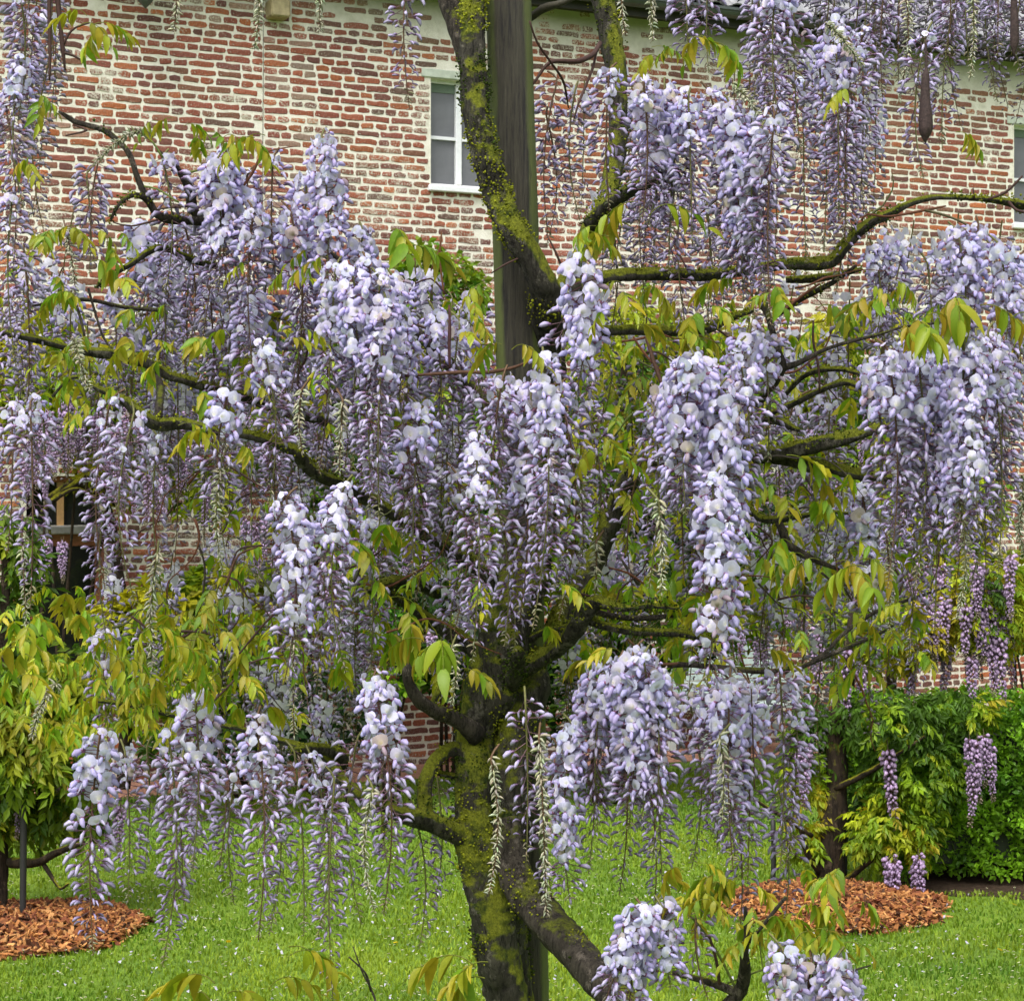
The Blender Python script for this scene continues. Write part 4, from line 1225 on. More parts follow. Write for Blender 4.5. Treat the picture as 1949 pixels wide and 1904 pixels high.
BRN = (0.055, 0.028, 0.022); RED = (0.12, 0.045, 0.022); GRN = (0.11, 0.14, 0.03)
for rows, col in [
    ([(1142, 82, 4.3, 10), (1128, 104, 4.25, 11), (1097, 117, 4.2, 11), (1060, 116, 4.18, 9), (1040, 124, 4.16, 8), (1015, 160, 4.15, 5)], BRN),
    ([(1008, 40, 4.1, 4), (1022, 80, 4.12, 5), (1048, 118, 4.15, 5), (1072, 155, 4.2, 5), (1082, 205, 4.25, 3)], BRN),
    ([(1135, 100, 4.28, 5), (1128, 130, 4.25, 6), (1112, 170, 4.22, 6), (1100, 200, 4.2, 5), (1092, 230, 4.2, 3)], BRN),
    ([(1010, 34, 4.25, 16), (1035, 16, 4.22, 18), (1062, 8, 4.2, 14), (1095, -6, 4.2, 12)], (0.05, 0.045, 0.03)),
    ([(94, -20, 3.9, 9), (94, 40, 3.9, 8), (95, 100, 3.9, 6), (94, 152, 3.9, 4)], BRN),
    ([(108, -20, 4.0, 12), (116, 60, 4.0, 9), (119, 90, 4.0, 9), (124, 134, 4.0, 4)], BRN),
    ([(119, 100, 4.0, 6), (140, 106, 4.0, 6), (160, 118, 4.0, 4)], BRN),
    ([(119, 90, 4.0, 6), (130, 66, 4.0, 5), (145, 52, 4.0, 4), (170, 44, 4.0, 3)], BRN),
    ([(355, 330, 4.02, 5), (395, 318, 4.0, 4), (440, 300, 4.0, 3)], GRN),
    ([(430, 385, 3.98, 5), (470, 345, 3.97, 6), (490, 310, 3.96, 6), (500, 292, 3.96, 5), (530, 283, 3.96, 3), (565, 278, 3.96, 2)], RED),
    ([(310, 300, 3.98, 5), (290, 270, 3.98, 4), (270, 255, 3.98, 3)], GRN),
    ([(275, 355, 3.96, 4), (300, 360, 3.95, 4), (340, 385, 3.94, 4)], GRN),
    ([(355, 393, 4.0, 4), (320, 396, 3.98, 3), (290, 400, 3.98, 3)], BRN),
    ([(215, 423, 3.95, 3), (250, 430, 3.95, 4), (300, 418, 3.97, 5)], BRN),
    ([(140, 238, 3.98, 4), (165, 248, 3.97, 5), (125, 258, 3.96, 3)], BRN),
    ([(1334, 405, 4.1, 3), (1380, 370, 4.1, 4), (1440, 350, 4.1, 3)], BRN),
    ([(1640, 420, 4.1, 5), (1650, 408, 4.1, 5), (1690, 412, 4.1, 5), (1750, 402, 4.1, 6), (1800, 392, 4.1, 4)], RED),
    ([(1760, 400, 4.1, 6), (1800, 410, 4.08, 5), (1845, 430, 4.06, 5), (1880, 460, 4.04, 4), (1893, 500, 4.02, 3)], (0.08, 0.07, 0.03)),
    ([(1881, 379, 4.3, 5), (1915, 365, 4.3, 6), (1946, 335, 4.3, 4)], BRN),
    ([(1920, 384, 4.3, 6), (1935, 400, 4.28, 6), (1960, 405, 4.28, 6)], BRN),
    ([(1855, 380, 4.3, 3), (1852, 358, 4.3, 3)], BRN),
    ([(770, 715, 3.9, 6), (820, 712, 3.9, 7), (880, 708, 3.88, 8), (930, 708, 3.86, 8), (975, 700, 3.84, 7), (1005, 688, 3.82, 5)], (0.1, 0.05, 0.03)),
    ([(855, 580, 3.95, 4), (856, 620, 3.95, 7), (855, 660, 3.95, 7), (856, 700, 3.95, 5)], (0.07, 0.03, 0.03)),
    ([(820, 515, 4.1, 3), (838, 470, 4.1, 4), (840, 440, 4.1, 3)], (0.12, 0.05, 0.02)),
    ([(845, 560, 4.1, 4), (838, 500, 4.1, 4), (838, 450, 4.1, 3)], (0.12, 0.05, 0.02)),
    ([(790, 540, 4.1, 4), (820, 530, 4.1, 4), (850, 560, 4.1, 4)], BRN),
    ([(935, 520, 3.96, 3), (958, 505, 3.96, 4), (985, 492, 3.98, 4)], BRN),
    ([(1040, 445, 3.98, 3), (1060, 485, 3.98, 5), (1075, 525, 4.0, 5)], BRN),
    ([(1230, 640, 4.0, 8), (1245, 690, 3.98, 9), (1262, 735, 3.96, 8), (1275, 760, 3.95, 5)], (0.07, 0.035, 0.02)),
    ([(1205, 640, 4.0, 4), (1225, 670, 4.0, 5), (1256, 705, 3.98, 5)], RED),
    ([(1170, 830, 3.9, 4), (1200, 790, 3.88, 5), (1240, 770, 3.86, 4), (1275, 765, 3.85, 4)], GRN),
    ([(1560, 745, 4.1, 4), (1558, 700, 4.1, 5), (1548, 650, 4.1, 5), (1548, 610, 4.1, 4)], BRN),
    ([(1430, 680, 4.0, 5), (1448, 650, 4.0, 5), (1452, 620, 4.0, 4)], RED),
    ([(1446, 580, 4.0, 5), (1420, 550, 4.0, 4), (1405, 540, 4.0, 3)], RED),
    ([(1449, 572, 4.0, 8), (1470, 540, 4.0, 4)], BRN),
    ([(1480, 600, 4.2, 5), (1530, 560, 4.2, 6), (1560, 540, 4.2, 5)], RED),
    ([(440, 1080, 3.9, 3), (450, 1050, 3.9, 4), (470, 1040, 3.9, 4), (500, 1038, 3.9, 4)], BRN),
    ([(430, 1115, 3.9, 5), (440, 1085, 3.9, 6), (455, 1055, 3.9, 5), (490, 1040, 3.9, 4)], (0.1, 0.05, 0.03)),
    ([(450, 1250, 3.95, 4), (500, 1190, 3.95, 5), (530, 1160, 3.95, 5)], BRN),
    ([(390, 1350, 3.9, 4), (440, 1300, 3.9, 4), (475, 1262, 3.9, 4), (540, 1245, 3.9, 3)], BRN),
    ([(1195, 1215, 3.9, 4), (1220, 1240, 3.9, 6), (1250, 1262, 3.9, 7), (1300, 1262, 3.9, 6)], (0.09, 0.045, 0.02)),
    ([(1440, 1000, 4.1, 3), (1470, 1030, 4.1, 4), (1440, 1070, 4.1, 3)], BRN),
    ([(1430, 1310, 3.7, 3), (1436, 1500, 3.7, 3)], BRN),
    ([(1300, 1730, 3.4, 4), (1330, 1760, 3.42, 5), (1370, 1820, 3.44, 6), (1400, 1880, 3.45, 6)], GRN),
    ([(1350, 1780, 3.42, 6), (1364, 1830, 3.43, 7), (1370, 1880, 3.45, 8)], BRN),
    ([(1385, 1870, 3.45, 4), (1450, 1845, 3.43, 4), (1500, 1835, 3.42, 3)], GRN),
    ([(1444, 1770, 3.38, 3), (1450, 1830, 3.38, 3), (1462, 1900, 3.38, 3)], GRN),
    ([(1540, 1880, 3.38, 6), (1552, 1840, 3.38, 6), (1552, 1810, 3.38, 4)], BRN),
    ([(1105, 1130, 3.95, 5), (1140, 1138, 3.94, 5), (1165, 1150, 3.93, 5), (1178, 1165, 3.92, 3)], BRN),
    ([(1060, 1125, 4.0, 3), (1100, 1128, 3.98, 4), (1140, 1140, 3.96, 4)], BRN),
    ([(1180, 1060, 4.1, 4), (1200, 1090, 4.1, 8), (1215, 1110, 4.1, 10)], (0.06, 0.05, 0.04)),
    ([(1160, 1080, 4.0, 3), (1195, 1090, 4.0, 5), (1225, 1110, 4.0, 4)], RED)]:
    twig(rows, col)
for i in range(110):   # fine shoots through the crown
    rg = random.Random(400 + i)
    zx = rg.choice([(400, 900), (560, 900), (1080, 1500), (1450, 1750), (100, 500)]); x = rg.uniform(*zx); y = rg.uniform(560 if x < 900 else 400, 1300); Y = rg.uniform(3.9, 4.7)
    a = rg.uniform(-1.3, 1.3); L = rg.uniform(80, 260); rows = []
    for k in range(7):
        rows.append((x, y, Y, rg.uniform(4, 6.5) * (1 - k * 0.12))); x += L / 6 * math.cos(a); y -= L / 6 * math.sin(a); a += rg.uniform(-.75, .75)
    twig(rows, rg.choice([BRN, (0.05, 0.04, 0.03), (0.08, 0.09, 0.03), RED]))

# racemes read from the photograph: column, top, bottom, depth, stage
RAC = '''430 285 600 3.95 H|958 715 1010 3.75 M|1000 880 1180 3.8 H|975 1010 1240 3.85 B|1055 880 1120 3.8 H|1010 740 1080 3.85 H|905 700 960 3.9 M|310 300 560 4.0 M|520 300 560 4.0 M|480 560 820 3.95 H|660 560 880 3.85 H|395 330 640 4.05 M|470 335 700 4.0 H|612 258 560 3.88 F|585 330 680 4.0 H|640 350 640 4.05 M|552 400 780 3.95 H|515 430 800 4.05 M|350 420 700 4.1 M|262 430 620 4.3 F|300 470 780 4.3 M|240 520 760 4.4 B|400 560 830 4.1 M|690 440 700 4.0 H|640 505 770 3.8 F|700 498 760 3.8 F|752 530 800 3.9 F|735 575 1000 3.72 H|690 620 980 3.8 H|620 600 900 4.0 M|580 620 1000 4.1 M|540 700 1000 4.15 B|826 590 900 4.0 H|875 610 860 4.05 H|790 650 1000 4.0 M|500 655 960 3.75 H|432 755 960 3.75 H|440 600 860 4.1 M|222 545 760 4.2 H|188 300 500 4.2 B|165 330 520 4.25 B
30 -60 230 3.9 M|72 -90 250 4.0 M|40 120 400 3.9 H|12 200 520 4.0 M|22 380 700 3.9 M|45 470 780 4.0 B|8 600 900 4.0 B|58 765 1160 3.7 M|22 770 1050 3.95 M|80 780 930 4.1 M|212 760 1120 3.85 M|255 785 1150 3.72 M|225 850 1230 3.9 M|300 830 1130 4.1 M|425 870 1080 3.8 B
800 775 1100 3.8 H|780 850 1150 4.1 M|850 800 1100 4.1 M|905 830 1260 3.66 H|868 900 1200 3.9 M|945 950 1230 3.8 M|1035 680 1200 3.62 H|1065 740 1180 3.8 M|1115 770 1060 4.2 M|985 730 1000 3.95 M|960 760 1050 3.9 M|770 700 1050 4.2 M|545 948 1300 3.58 F|655 925 1280 3.62 H|615 980 1300 3.9 M|700 990 1300 4.0 M|590 1100 1400 3.9 B|1100 488 760 3.68 F|1082 560 930 3.85 M
1160 135 400 3.9 M|1225 155 420 3.8 H|1265 165 460 3.85 H|1310 185 470 3.8 H|1350 175 520 3.9 H|1390 200 560 3.8 F|1430 225 560 3.85 H|1474 215 620 3.72 M|1452 300 600 3.8 M|1300 330 660 4.1 M|1345 380 660 4.2 M|1230 300 560 4.2 M|1480 -60 260 3.8 H|1440 -60 200 3.9 M|1512 -30 300 3.9 M|1350 -80 140 4.0 M|1305 -60 120 4.1 M|1590 40 420 3.9 H|1624 90 460 3.9 M|1560 120 480 4.0 M|1530 150 500 4.1 M|1600 200 560 4.2 M|1640 60 380 4.0 M|1692 -90 190 4.2 M|1722 -100 160 4.3 M|1800 -80 110 4.2 M|1850 -100 120 4.3 B|1765 60 340 4.0 M|1900 -100 110 4.2 B|1060 150 450 4.4 B|1040 220 470 4.4 B|1095 170 420 4.4 B|786 -120 210 3.78 M
1822 440 660 4.0 F|1862 430 700 4.0 F|1902 465 700 3.9 F|1938 490 740 4.0 F|1690 445 650 4.2 H|1662 470 660 4.2 H|1765 500 720 4.2 M|1690 665 1120 3.62 H|1712 680 1000 3.7 F|1765 690 1060 3.68 F|1802 655 1060 3.66 F|1858 645 1010 3.58 F|1900 660 1000 3.7 H|1295 700 980 3.66 F|1345 690 1000 3.66 F|1455 640 880 3.9 H|415 300 540 3.93 F|482 400 700 3.9 H|722 530 760 3.74 F|672 515 740 3.78 F|1290 195 520 3.85 H|1412 255 570 3.8 F|1448 245 560 3.76 H|1242 185 430 3.84 F|1225 1250 1560 3.66 F|1178 1260 1540 3.7 F|1408 1305 1640 3.72 F|1370 1300 1600 3.76 H|1160 1290 1560 3.86 M|1660 690 1020 3.72 H|1742 645 1120 3.62 H|1785 690 1200 3.7 M|1836 640 1080 3.56 F|1880 632 1090 3.62 H|1860 700 1120 3.75 M|1722 800 1260 3.85 M|1938 640 900 4.1 M|1640 930 1180 4.1 F|1606 955 1160 4.2 H|1580 760 1000 4.3 M|1530 850 1100 4.4 M
1430 620 900 3.8 F|1402 660 960 3.72 H|1320 675 980 3.6 F|1278 715 980 3.72 H|1368 740 1060 3.62 F|1340 800 1120 3.8 H|1245 750 1120 3.8 M|1228 850 1160 4.0 B|1356 912 1300 3.45 F|1392 960 1280 3.58 H|1420 800 1100 3.8 M|1300 850 1100 3.8 M
1205 1240 1580 3.7 F|1155 1255 1580 3.78 H|1248 1268 1640 3.7 H|1118 1300 1660 3.82 H|1090 1380 1720 3.8 F|1062 1420 1740 3.9 M|1275 1300 1760 3.8 B|1310 1320 1650 3.9 M|1390 1285 1660 3.68 H|1350 1310 1620 3.9 M|1427 1300 1680 3.78 H|1482 1255 1660 3.8 M|1515 1285 1640 3.9 M|1235 1480 1760 4.0 B|1395 1500 1800 3.9 B|1482 1500 1760 4.0 B|1180 1400 1700 4.0 B
190 1400 1820 3.58 H|238 1430 1720 3.9 M|372 1322 1660 3.58 H|322 1400 1840 3.7 M|348 1440 1720 3.8 M|490 1365 1790 3.58 H|456 1430 1720 3.8 M|512 1440 1780 3.9 M|560 1430 1780 3.8 B|592 1440 1780 3.7 M|636 1480 1900 3.68 B|710 1290 1740 3.58 H|682 1400 1760 3.9 B|785 1530 1810 4.0 B|832 1480 1720 4.2 B|1000 1330 1640 3.6 B|870 1100 1280 4.0 B|280 1420 1660 3.95 B|410 1400 1650 3.95 B|740 1380 1640 3.9 M
935 1440 1700 3.55 C|1026 1400 1740 3.55 C|1252 950 1130 3.4 C|652 760 900 3.7 C|575 740 860 3.7 C|575 1080 1400 3.7 C|1193 -60 70 3.9 C|1240 -60 80 3.9 C|615 -60 60 3.9 C|42 1000 1200 3.75 C|300 1050 1280 3.9 C|1135 1030 1140 3.9 C|1103 900 1090 3.9 C|1688 1020 1200 3.8 C|860 1230 1340 3.8 C|420 890 1090 3.75 C|1825 950 1180 3.6 C|1720 -40 190 4.1 C|1845 -60 150 4.1 C|330 -60 60 4.0 C|490 -60 95 4.0 C|1370 1400 1560 3.6 C|710 1500 1740 3.5 C'''
rid = 0
nrac = 0
for line in RAC.replace('\n', '|').split('|'):
    a = line.split()
    dx, y0, y1, Y, st = float(a[0]), float(a[1]), float(a[2]), float(a[3]), a[4]
    L = (y1 - y0) * Y / D
    rid += 1
    single = st in 'FH' and Y < 3.7
    place_raceme(wst, P(dx, y0, Y), L, st, rid, singles=single, lean=(random.uniform(-.05, .05), random.uniform(-.05, .05)),
                 wide=1.08 * random.uniform(0.88, 1.12), pale=random.uniform(0.92, 1.04))
    nrac += 1
# dense round heads at the bottom right and their neighbours
for dx, y0, y1, Y, st, dn, px in [(1228, 1735, 1900, 3.3, 'F', 1.9, -0.45), (1262, 1730, 1880, 3.35, 'F', 1.6, 0.1), (1190, 1790, 1930, 3.32, 'F', 1.6, 0), (1490, 1805, 1990, 3.3, 'F', 1.3, 0.1), (1590, 1825, 2000, 3.3, 'F', 1.3, 0.2),
                                 (1545, 1830, 2000, 3.35, 'F', 1.1, 0), (1610, 1850, 2030, 3.35, 'F', 1.2, 0), (1330, 1700, 1900, 3.4, 'B', 1, 0.1)]:
    rid += 1; nrac += 1
    place_raceme(wst, P(dx, y0, Y), (y1 - y0) * Y / D, st, rid, lean=(px, 0), dens=dn, sc=0.9, pale=0.93)
# closed scaly racemes that stand out in an arc
for rows in ([(290, 262, 3.95), (262, 250, 3.93), (225, 268, 3.92), (182, 308, 3.92)], [(1395, 158, 3.8), (1420, 185, 3.78), (1440, 212, 3.78), (1452, 236, 3.78)], [(1572, 45, 3.8), (1600, 70, 3.78), (1622, 98, 3.78), (1642, 124, 3.78)],
             [(108, 1300, 3.7), (88, 1325, 3.68), (72, 1360, 3.67), (60, 1402, 3.67)], [(142, 645, 3.85), (150, 680, 3.82), (160, 715, 3.82), (172, 745, 3.82)], [(1945, 905, 3.8), (1948, 950, 3.78), (1940, 1010, 3.78), (1952, 1060, 3.78)], [(1150, 300, 3.0), (1151, 301, 3.0)]):
    if len(rows) < 3: continue
    w3 = [P(*r_) for r_ in rows]; o0 = w3[0]
    L = sum(np.linalg.norm(w3[i + 1] - w3[i]) for i in range(len(w3) - 1))
    rid += 1; nrac += 1
    place_raceme(wst, o0, L, 'C', rid, path=[tuple(p - o0) for p in w3], dens=2.2, wide=0.95)
# fill of the crown's depth
FILL = [((230, 480, 420, 820), 26), ((380, 560, 900, 960), 40), ((560, 860, 900, 1260), 22), ((1060, 560, 1300, 880), 10), ((1080, 850, 1480, 1200), 20), ((1450, 560, 1680, 950), 18), ((1500, 1000, 1760, 1260), 14),
        ((200, 1000, 560, 1300), 16), ((1660, -90, 1949, -10), 34), ((1450, -20, 1660, 300), 12), ((300, 1200, 700, 1420), 10), ((0, 480, 330, 760), 16), ((1090, 180, 1500, 460), 24), ((1640, 480, 1949, 900), 24), ((1300, -90, 1640, -20), 10), ((0, -100, 110, 200), 8), ((780, 560, 900, 760), 8)]
LOWOPEN = merge([(np.array(((0.024, 0, 0.002), (0.016, 0.0105, 0.009), (0.02, 0.006, 0.019), (0.02, -0.006, 0.019), (0.016, -0.0105, 0.009))), np.ones((5, 3)), np.array(((0, 1, 2), (0, 2, 3), (0, 3, 4))), np.zeros((0, 4), int)),
                 spindle([(0.018, 0, 0, 0), (0.026, 0, -0.005, 0.0055), (0.032, 0, -0.014, 0)], 4, (0.72, 0.66, 0.95))])
LOWBUD = merge([spindle([(0.015, 0, 0, 0), (0.029, 0, -0.001, 0.0046), (0.037, 0, -0.007, 0)], 4, (1, 1, 1)), stick((0.003, 0, 0.003), (0.017, 0, 0), 0.0008, (0.4, 0.2, 0.25))])
lowr = MB()


def low_raceme(o, L, st, rg):
    n = int(L * 190)
    t = (np.arange(n) + rg.random(n)) / n; ph = np.arange(n) * 2.39996 + rg.normal(0, 0.3, n)
    p = np.asarray(o) + np.stack([rg.normal(0, 0.02) * np.sin(3 * t), 0.01 * t, -L * t], -1)
    sc = (1.22 - 0.75 * t ** 1.3) * rg.uniform(0.85, 1.15, n)
    M = rotz(ph) @ roty(rg.normal(0.1, 0.3, n)) @ rotx(rg.normal(0, 0.3, n)) * sc[:, None, None]
    of = {'H': 0.45, 'M': 0.12, 'B': 0.0}[st]
    op = t < of
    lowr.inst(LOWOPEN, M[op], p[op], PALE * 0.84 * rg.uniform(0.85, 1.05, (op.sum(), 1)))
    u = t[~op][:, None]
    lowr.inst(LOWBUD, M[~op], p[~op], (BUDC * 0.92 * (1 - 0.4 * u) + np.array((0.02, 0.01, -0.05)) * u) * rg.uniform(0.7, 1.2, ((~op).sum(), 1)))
    tube(lowr, [(*(p[0] + (0.01, 0, 0.04)), 0.002), (*p[n // 2], 0.0016), (*p[-1], 0.0008)], 3, 0.2, c=np.array((0.13, 0.11, 0.04)), cap=False)


rgl = np.random.default_rng(77)
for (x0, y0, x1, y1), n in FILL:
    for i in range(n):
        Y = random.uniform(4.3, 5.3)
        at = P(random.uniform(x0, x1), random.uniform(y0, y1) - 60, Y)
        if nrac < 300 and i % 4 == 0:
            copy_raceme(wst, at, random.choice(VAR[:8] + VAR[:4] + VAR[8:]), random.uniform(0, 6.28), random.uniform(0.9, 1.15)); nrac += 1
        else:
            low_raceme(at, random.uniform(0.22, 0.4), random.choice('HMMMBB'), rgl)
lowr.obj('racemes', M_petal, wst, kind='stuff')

# seed pods
for dx, y0, y1, Y, wd in ((1762, 135, 272, 3.85, 26), (1931, -60, 108, 3.85, 17)):
    m = MB()
    hh = y1 - y0
    pr = np.array([[*P(dx, y0 - 60, Y), 0.002], [*P(dx + 1, y0 - 5, Y), 0.003], [*P(dx, y0 + 8, Y), wd * 0.28 * Y / D], [*P(dx - 1, y0 + 0.35 * hh, Y), wd * 0.36 * Y / D], [*P(dx, y0 + 0.62 * hh, Y), wd * 0.5 * Y / D],
                   [*P(dx, y0 + 0.83 * hh, Y), wd * 0.5 * Y / D], [*P(dx - 1, y0 + 0.94 * hh, Y), wd * 0.22 * Y / D], [*P(dx, y1, Y), 0.001]])
    tube(m, pr, 12, 0.006, 0.05, 60, 5)
    me = m.obj('seed_pod', M_pod, wst)

# leaves read from the photograph
LV = '''350 240|372 262|395 250|425 262|455 268|485 262|505 258|330 225|305 232|60 320|20 345|70 300|740 440|755 470|600 475|545 520|570 540|565 630|545 650|610 500|625 490|130 440|150 430|180 440|200 470|100 440|220 440|170 500|140 560|110 560|215 540|1215 385|1235 410|1200 430|1110 440|1135 430|1160 450|1095 450|920 545|900 580|880 600|935 540|870 640|890 610|1190 545|1225 550|1385 530|1405 520|1465 545|1480 560|1270 570|1300 575|1340 590|1160 590|1210 620|1650 550|1690 540|1710 550|1665 570|1720 620|1740 615|1765 600|1810 575|1845 570|1865 580|1925 605|1945 620|1560 1065|1590 1070|1635 1065|1615 1090|1545 1080|1650 1080|780 1205|800 1215|830 1225|850 1230|20 1225|45 1235|80 1260|60 1250|120 1180|150 1170|110 1265|160 1285|190 1290|215 1215|240 1225|270 1205|300 1190|330 1180|345 1200|210 1265|250 1290|285 1300|320 1300|350 1290|380 1300|410 1290|200 1330|240 1350|300 1340|450 1290|470 1240|520 1270|250 660|285 650|300 675|315 690|90 670|110 680|230 650|340 810|370 805|400 820|450 845|440 640|165 30|180 45|150 50|200 60|60 180|85 190|1300 1660|1320 1650|1345 1680|1380 1665|1410 1670|1430 1680|1330 1700|1300 1720|1530 1750|1545 1770|1565 1765|1590 1770|1510 1790|545 1820|550 1800|410 1870|430 1890|400 1900|510 1880|930 1830|905 1840|925 1860|955 655|935 660|975 665|1050 1120|1410 1200|1450 1240|1330 640|1290 640|1630 180|1310 75|1340 70|1360 80|1290 85|1240 90|1255 110|740 1015|725 1000|945 1010|1820 250|1600 1170|1730 1160|1760 1150|1625 1190|1690 1060|1520 1200|1160 870|1145 860|1345 1100|480 500|1180 1240|1130 1260|630 1180|860 1255|880 1270|190 1240|335 1230|365 1240|395 1240|430 1210|175 1210|60 1190|30 1290'''
def big(x, y):
    return (1690 < x and 550 < y < 640) or (1540 < x < 1660 and 1050 < y < 1100) or (770 < x < 860 and 1190 < y < 1240) or (0 < x < 60 and 1200 < y < 1260) or (1195 < x < 1240 and y < 450) or y > 1780 or (730 < x < 760 and y < 480)


i = 0
for e in LV.replace('\n', '|').split('|'):
    x, y = map(float, e.split())
    i += 1
    low = y > 1600 and x > 900
    Y = 3.35 if low else random.uniform(3.55, 3.85)
    if 0 < x < 550 and 1130 < y < 1400: Y = random.uniform(3.5, 3.8)
    front = i % 4 == 0 or (x > 1500 and 500 < y < 1120) or (770 < x < 860 and y > 1200)
    put_leaf(wst, P(x, y, Y), i, random.uniform(-0.6, 0.6) + (math.pi if random.random() < 0.5 else 0) + random.choice((-1.0, 0, 0)), (random.uniform(0.75, 1.05) if big(x, y) else random.uniform(0.42, 0.7)), split=front)
for (x0, y0, x1, y1), n in [((350, 560, 900, 1100), 20), ((1080, 560, 1300, 1200), 22), ((1300, 900, 1750, 1260), 22), ((130, 1120, 560, 1390), 30)]:
    for k in range(n):
        if leaf_count[0] >= 298: break
        put_leaf(wst, P(random.uniform(x0, x1), random.uniform(y0, y1), random.uniform(3.95, 5.0)), random.randrange(1000), random.uniform(0, 6.28), random.uniform(0.5, 0.9))

lvs = MB()
rgf = np.random.default_rng(99)
LSRC = []
for i in range(8):
    rows, pl = leaf_layout(i + 40, L=random.uniform(0.06, 0.11), pairs=3 + i % 3)
    m = MB(); tube(m, rows, 3, 0.03, c=np.array((0.2, 0.24, 0.03)), cap=False)
    for k, M, p, col in pl:
        v, c, t, q = LEAFLET[k]; sel = [r_ * 3 + x for r_ in (0, 2, 4, 5) for x in (0, 1, 2)]
        m.add(v[sel] @ M.T + p, None, [(a, a + 1, a + 4, a + 3) for r_ in range(3) for a in (r_ * 3, r_ * 3 + 1)], c[sel] * col)
    LSRC.append((np.concatenate(m.v), np.concatenate(m.c), np.zeros((0, 3), int), np.concatenate(m.q)))
for (x0, y0, x1, y1), n, sc in [((60, 560, 420, 760), 26, 0.65), ((380, 560, 900, 1100), 50, 0.7), ((1080, 540, 1500, 900), 60, 0.7), ((1080, 900, 1480, 1260), 60, 0.8), ((1450, 560, 1760, 1000), 40, 0.75), ((1480, 1000, 1780, 1280), 45, 0.7),
                                ((0, 1110, 560, 1400), 150, 0.55), ((560, 1080, 880, 1290), 50, 0.75), ((880, 640, 1080, 1240), 40, 0.65), ((1700, 560, 1949, 680), 12, 0.8), ((0, 380, 130, 700), 12, 0.6), ((1100, 640, 1280, 880), 30, 0.6), ((60, 640, 300, 800), 30, 0.55)]:
    for k in range(n):
        o_ = P(random.uniform(x0, x1), random.uniform(y0, y1), random.uniform(3.85, 5.2))
        k8 = int(rgf.integers(0, 8)); z_ = rgf.uniform(0, 6.28)
        M = rotz(np.array(z_)) @ rotx(np.array(rgf.normal(0, 0.25))) * sc * rgf.uniform(0.75, 1.2)
        lvs.inst(LSRC[k8], M[None], o_[None], np.array([[1.25, 1.25, 1.1]]) * rgf.uniform(0.8, 1.2))
for k in range(34):
    lo = P(random.uniform(1285, 1620), random.uniform(1650, 1800), random.uniform(3.3, 3.5)); z_ = rgf.uniform(0, 6.28)
    lvs.inst(LSRC[k % 8], (rotz(np.array(z_)) * rgf.uniform(0.4, 0.7))[None], lo[None], np.array([[1.15, 1.05, 1.0]]) * rgf.uniform(0.8, 1.2))
lvs.obj('leaves', M_leaf, wst, kind='stuff')

# ---------------------------------------------------------------- the wooden post
post = empty('wooden_post', P(1003, 2100, 4.16), 'tall round weathered wooden post with green algae that the wisteria winds around', 'post')
m = MB()
rows = np.array([[*(P(a, b, 4.16) - P(1003, 2100, 4.16)), w_ * 4.16 / D / 2] for a, b, w_ in ((1008, 2900, 88), (1003, 2100, 86), (999, 1700, 86), (994, 1300, 86), (990, 900, 86), (985, 600, 87), (978, 350, 88), (970, 100, 86), (965, -150, 86), (962, -400, 84))])
tube(m, rows, 48, 0.012, 0.03, 22, 9)
po = m.obj('pole', M_post, post)
m = MB()
for (a, b) in ((972, 372), (966, 576)):
    pc = P(a, b, 4.16 - 0.046) - P(1003, 2100, 4.16)
    m.add(*spindle([(0, 0, 0.0, 0), (0.0, 0.001, 0.001, 0.0045), (0, 0.0, -0.001, 0.0045), (0, 0, -0.0012, 0)], 8, (0.01, 0.01, 0.01))[0:1] + pc) if False else None

# ---------------------------------------------------------------- plants of the garden behind
SPR = []
for i in range(4):
    rg = np.random.default_rng(i + 70)
    parts = []
    n = 4
    for k in range(n + 1):
        for side in ((-1, 1) if k < n else (0,)):
            f = 0.25 + 0.75 * k / n
            M = rotz(np.array(side * rg.uniform(0.6, 1.2))) @ roty(np.array(rg.uniform(0.5, 1.2))) @ rotx(np.array(rg.normal(0, 0.5))) * rg.uniform(0.36, 0.5)
            V = np.array(((0, 0, 0), (0.45, 0.2, 0.04), (1, 0, -0.12), (0.45, -0.2, 0.04))) @ M.T + np.array((f * 0.9, 0, 0.25 * f - 0.5 * f * f))
            parts.append((V, np.array((1.0, 1.0, 1.0)) * rg.uniform(0.8, 1.2), np.zeros((0, 3), int), np.array(((0, 1, 2, 3),))))
    SPR.append(merge(parts))
SINGLE = (np.array(((0, 0, 0), (0.45, 0.32, 0.06), (1, 0, -0.1), (0.45, -0.32, 0.06))), np.ones((4, 3)), np.zeros((0, 3), int), np.array(((0, 1, 2, 3),)))


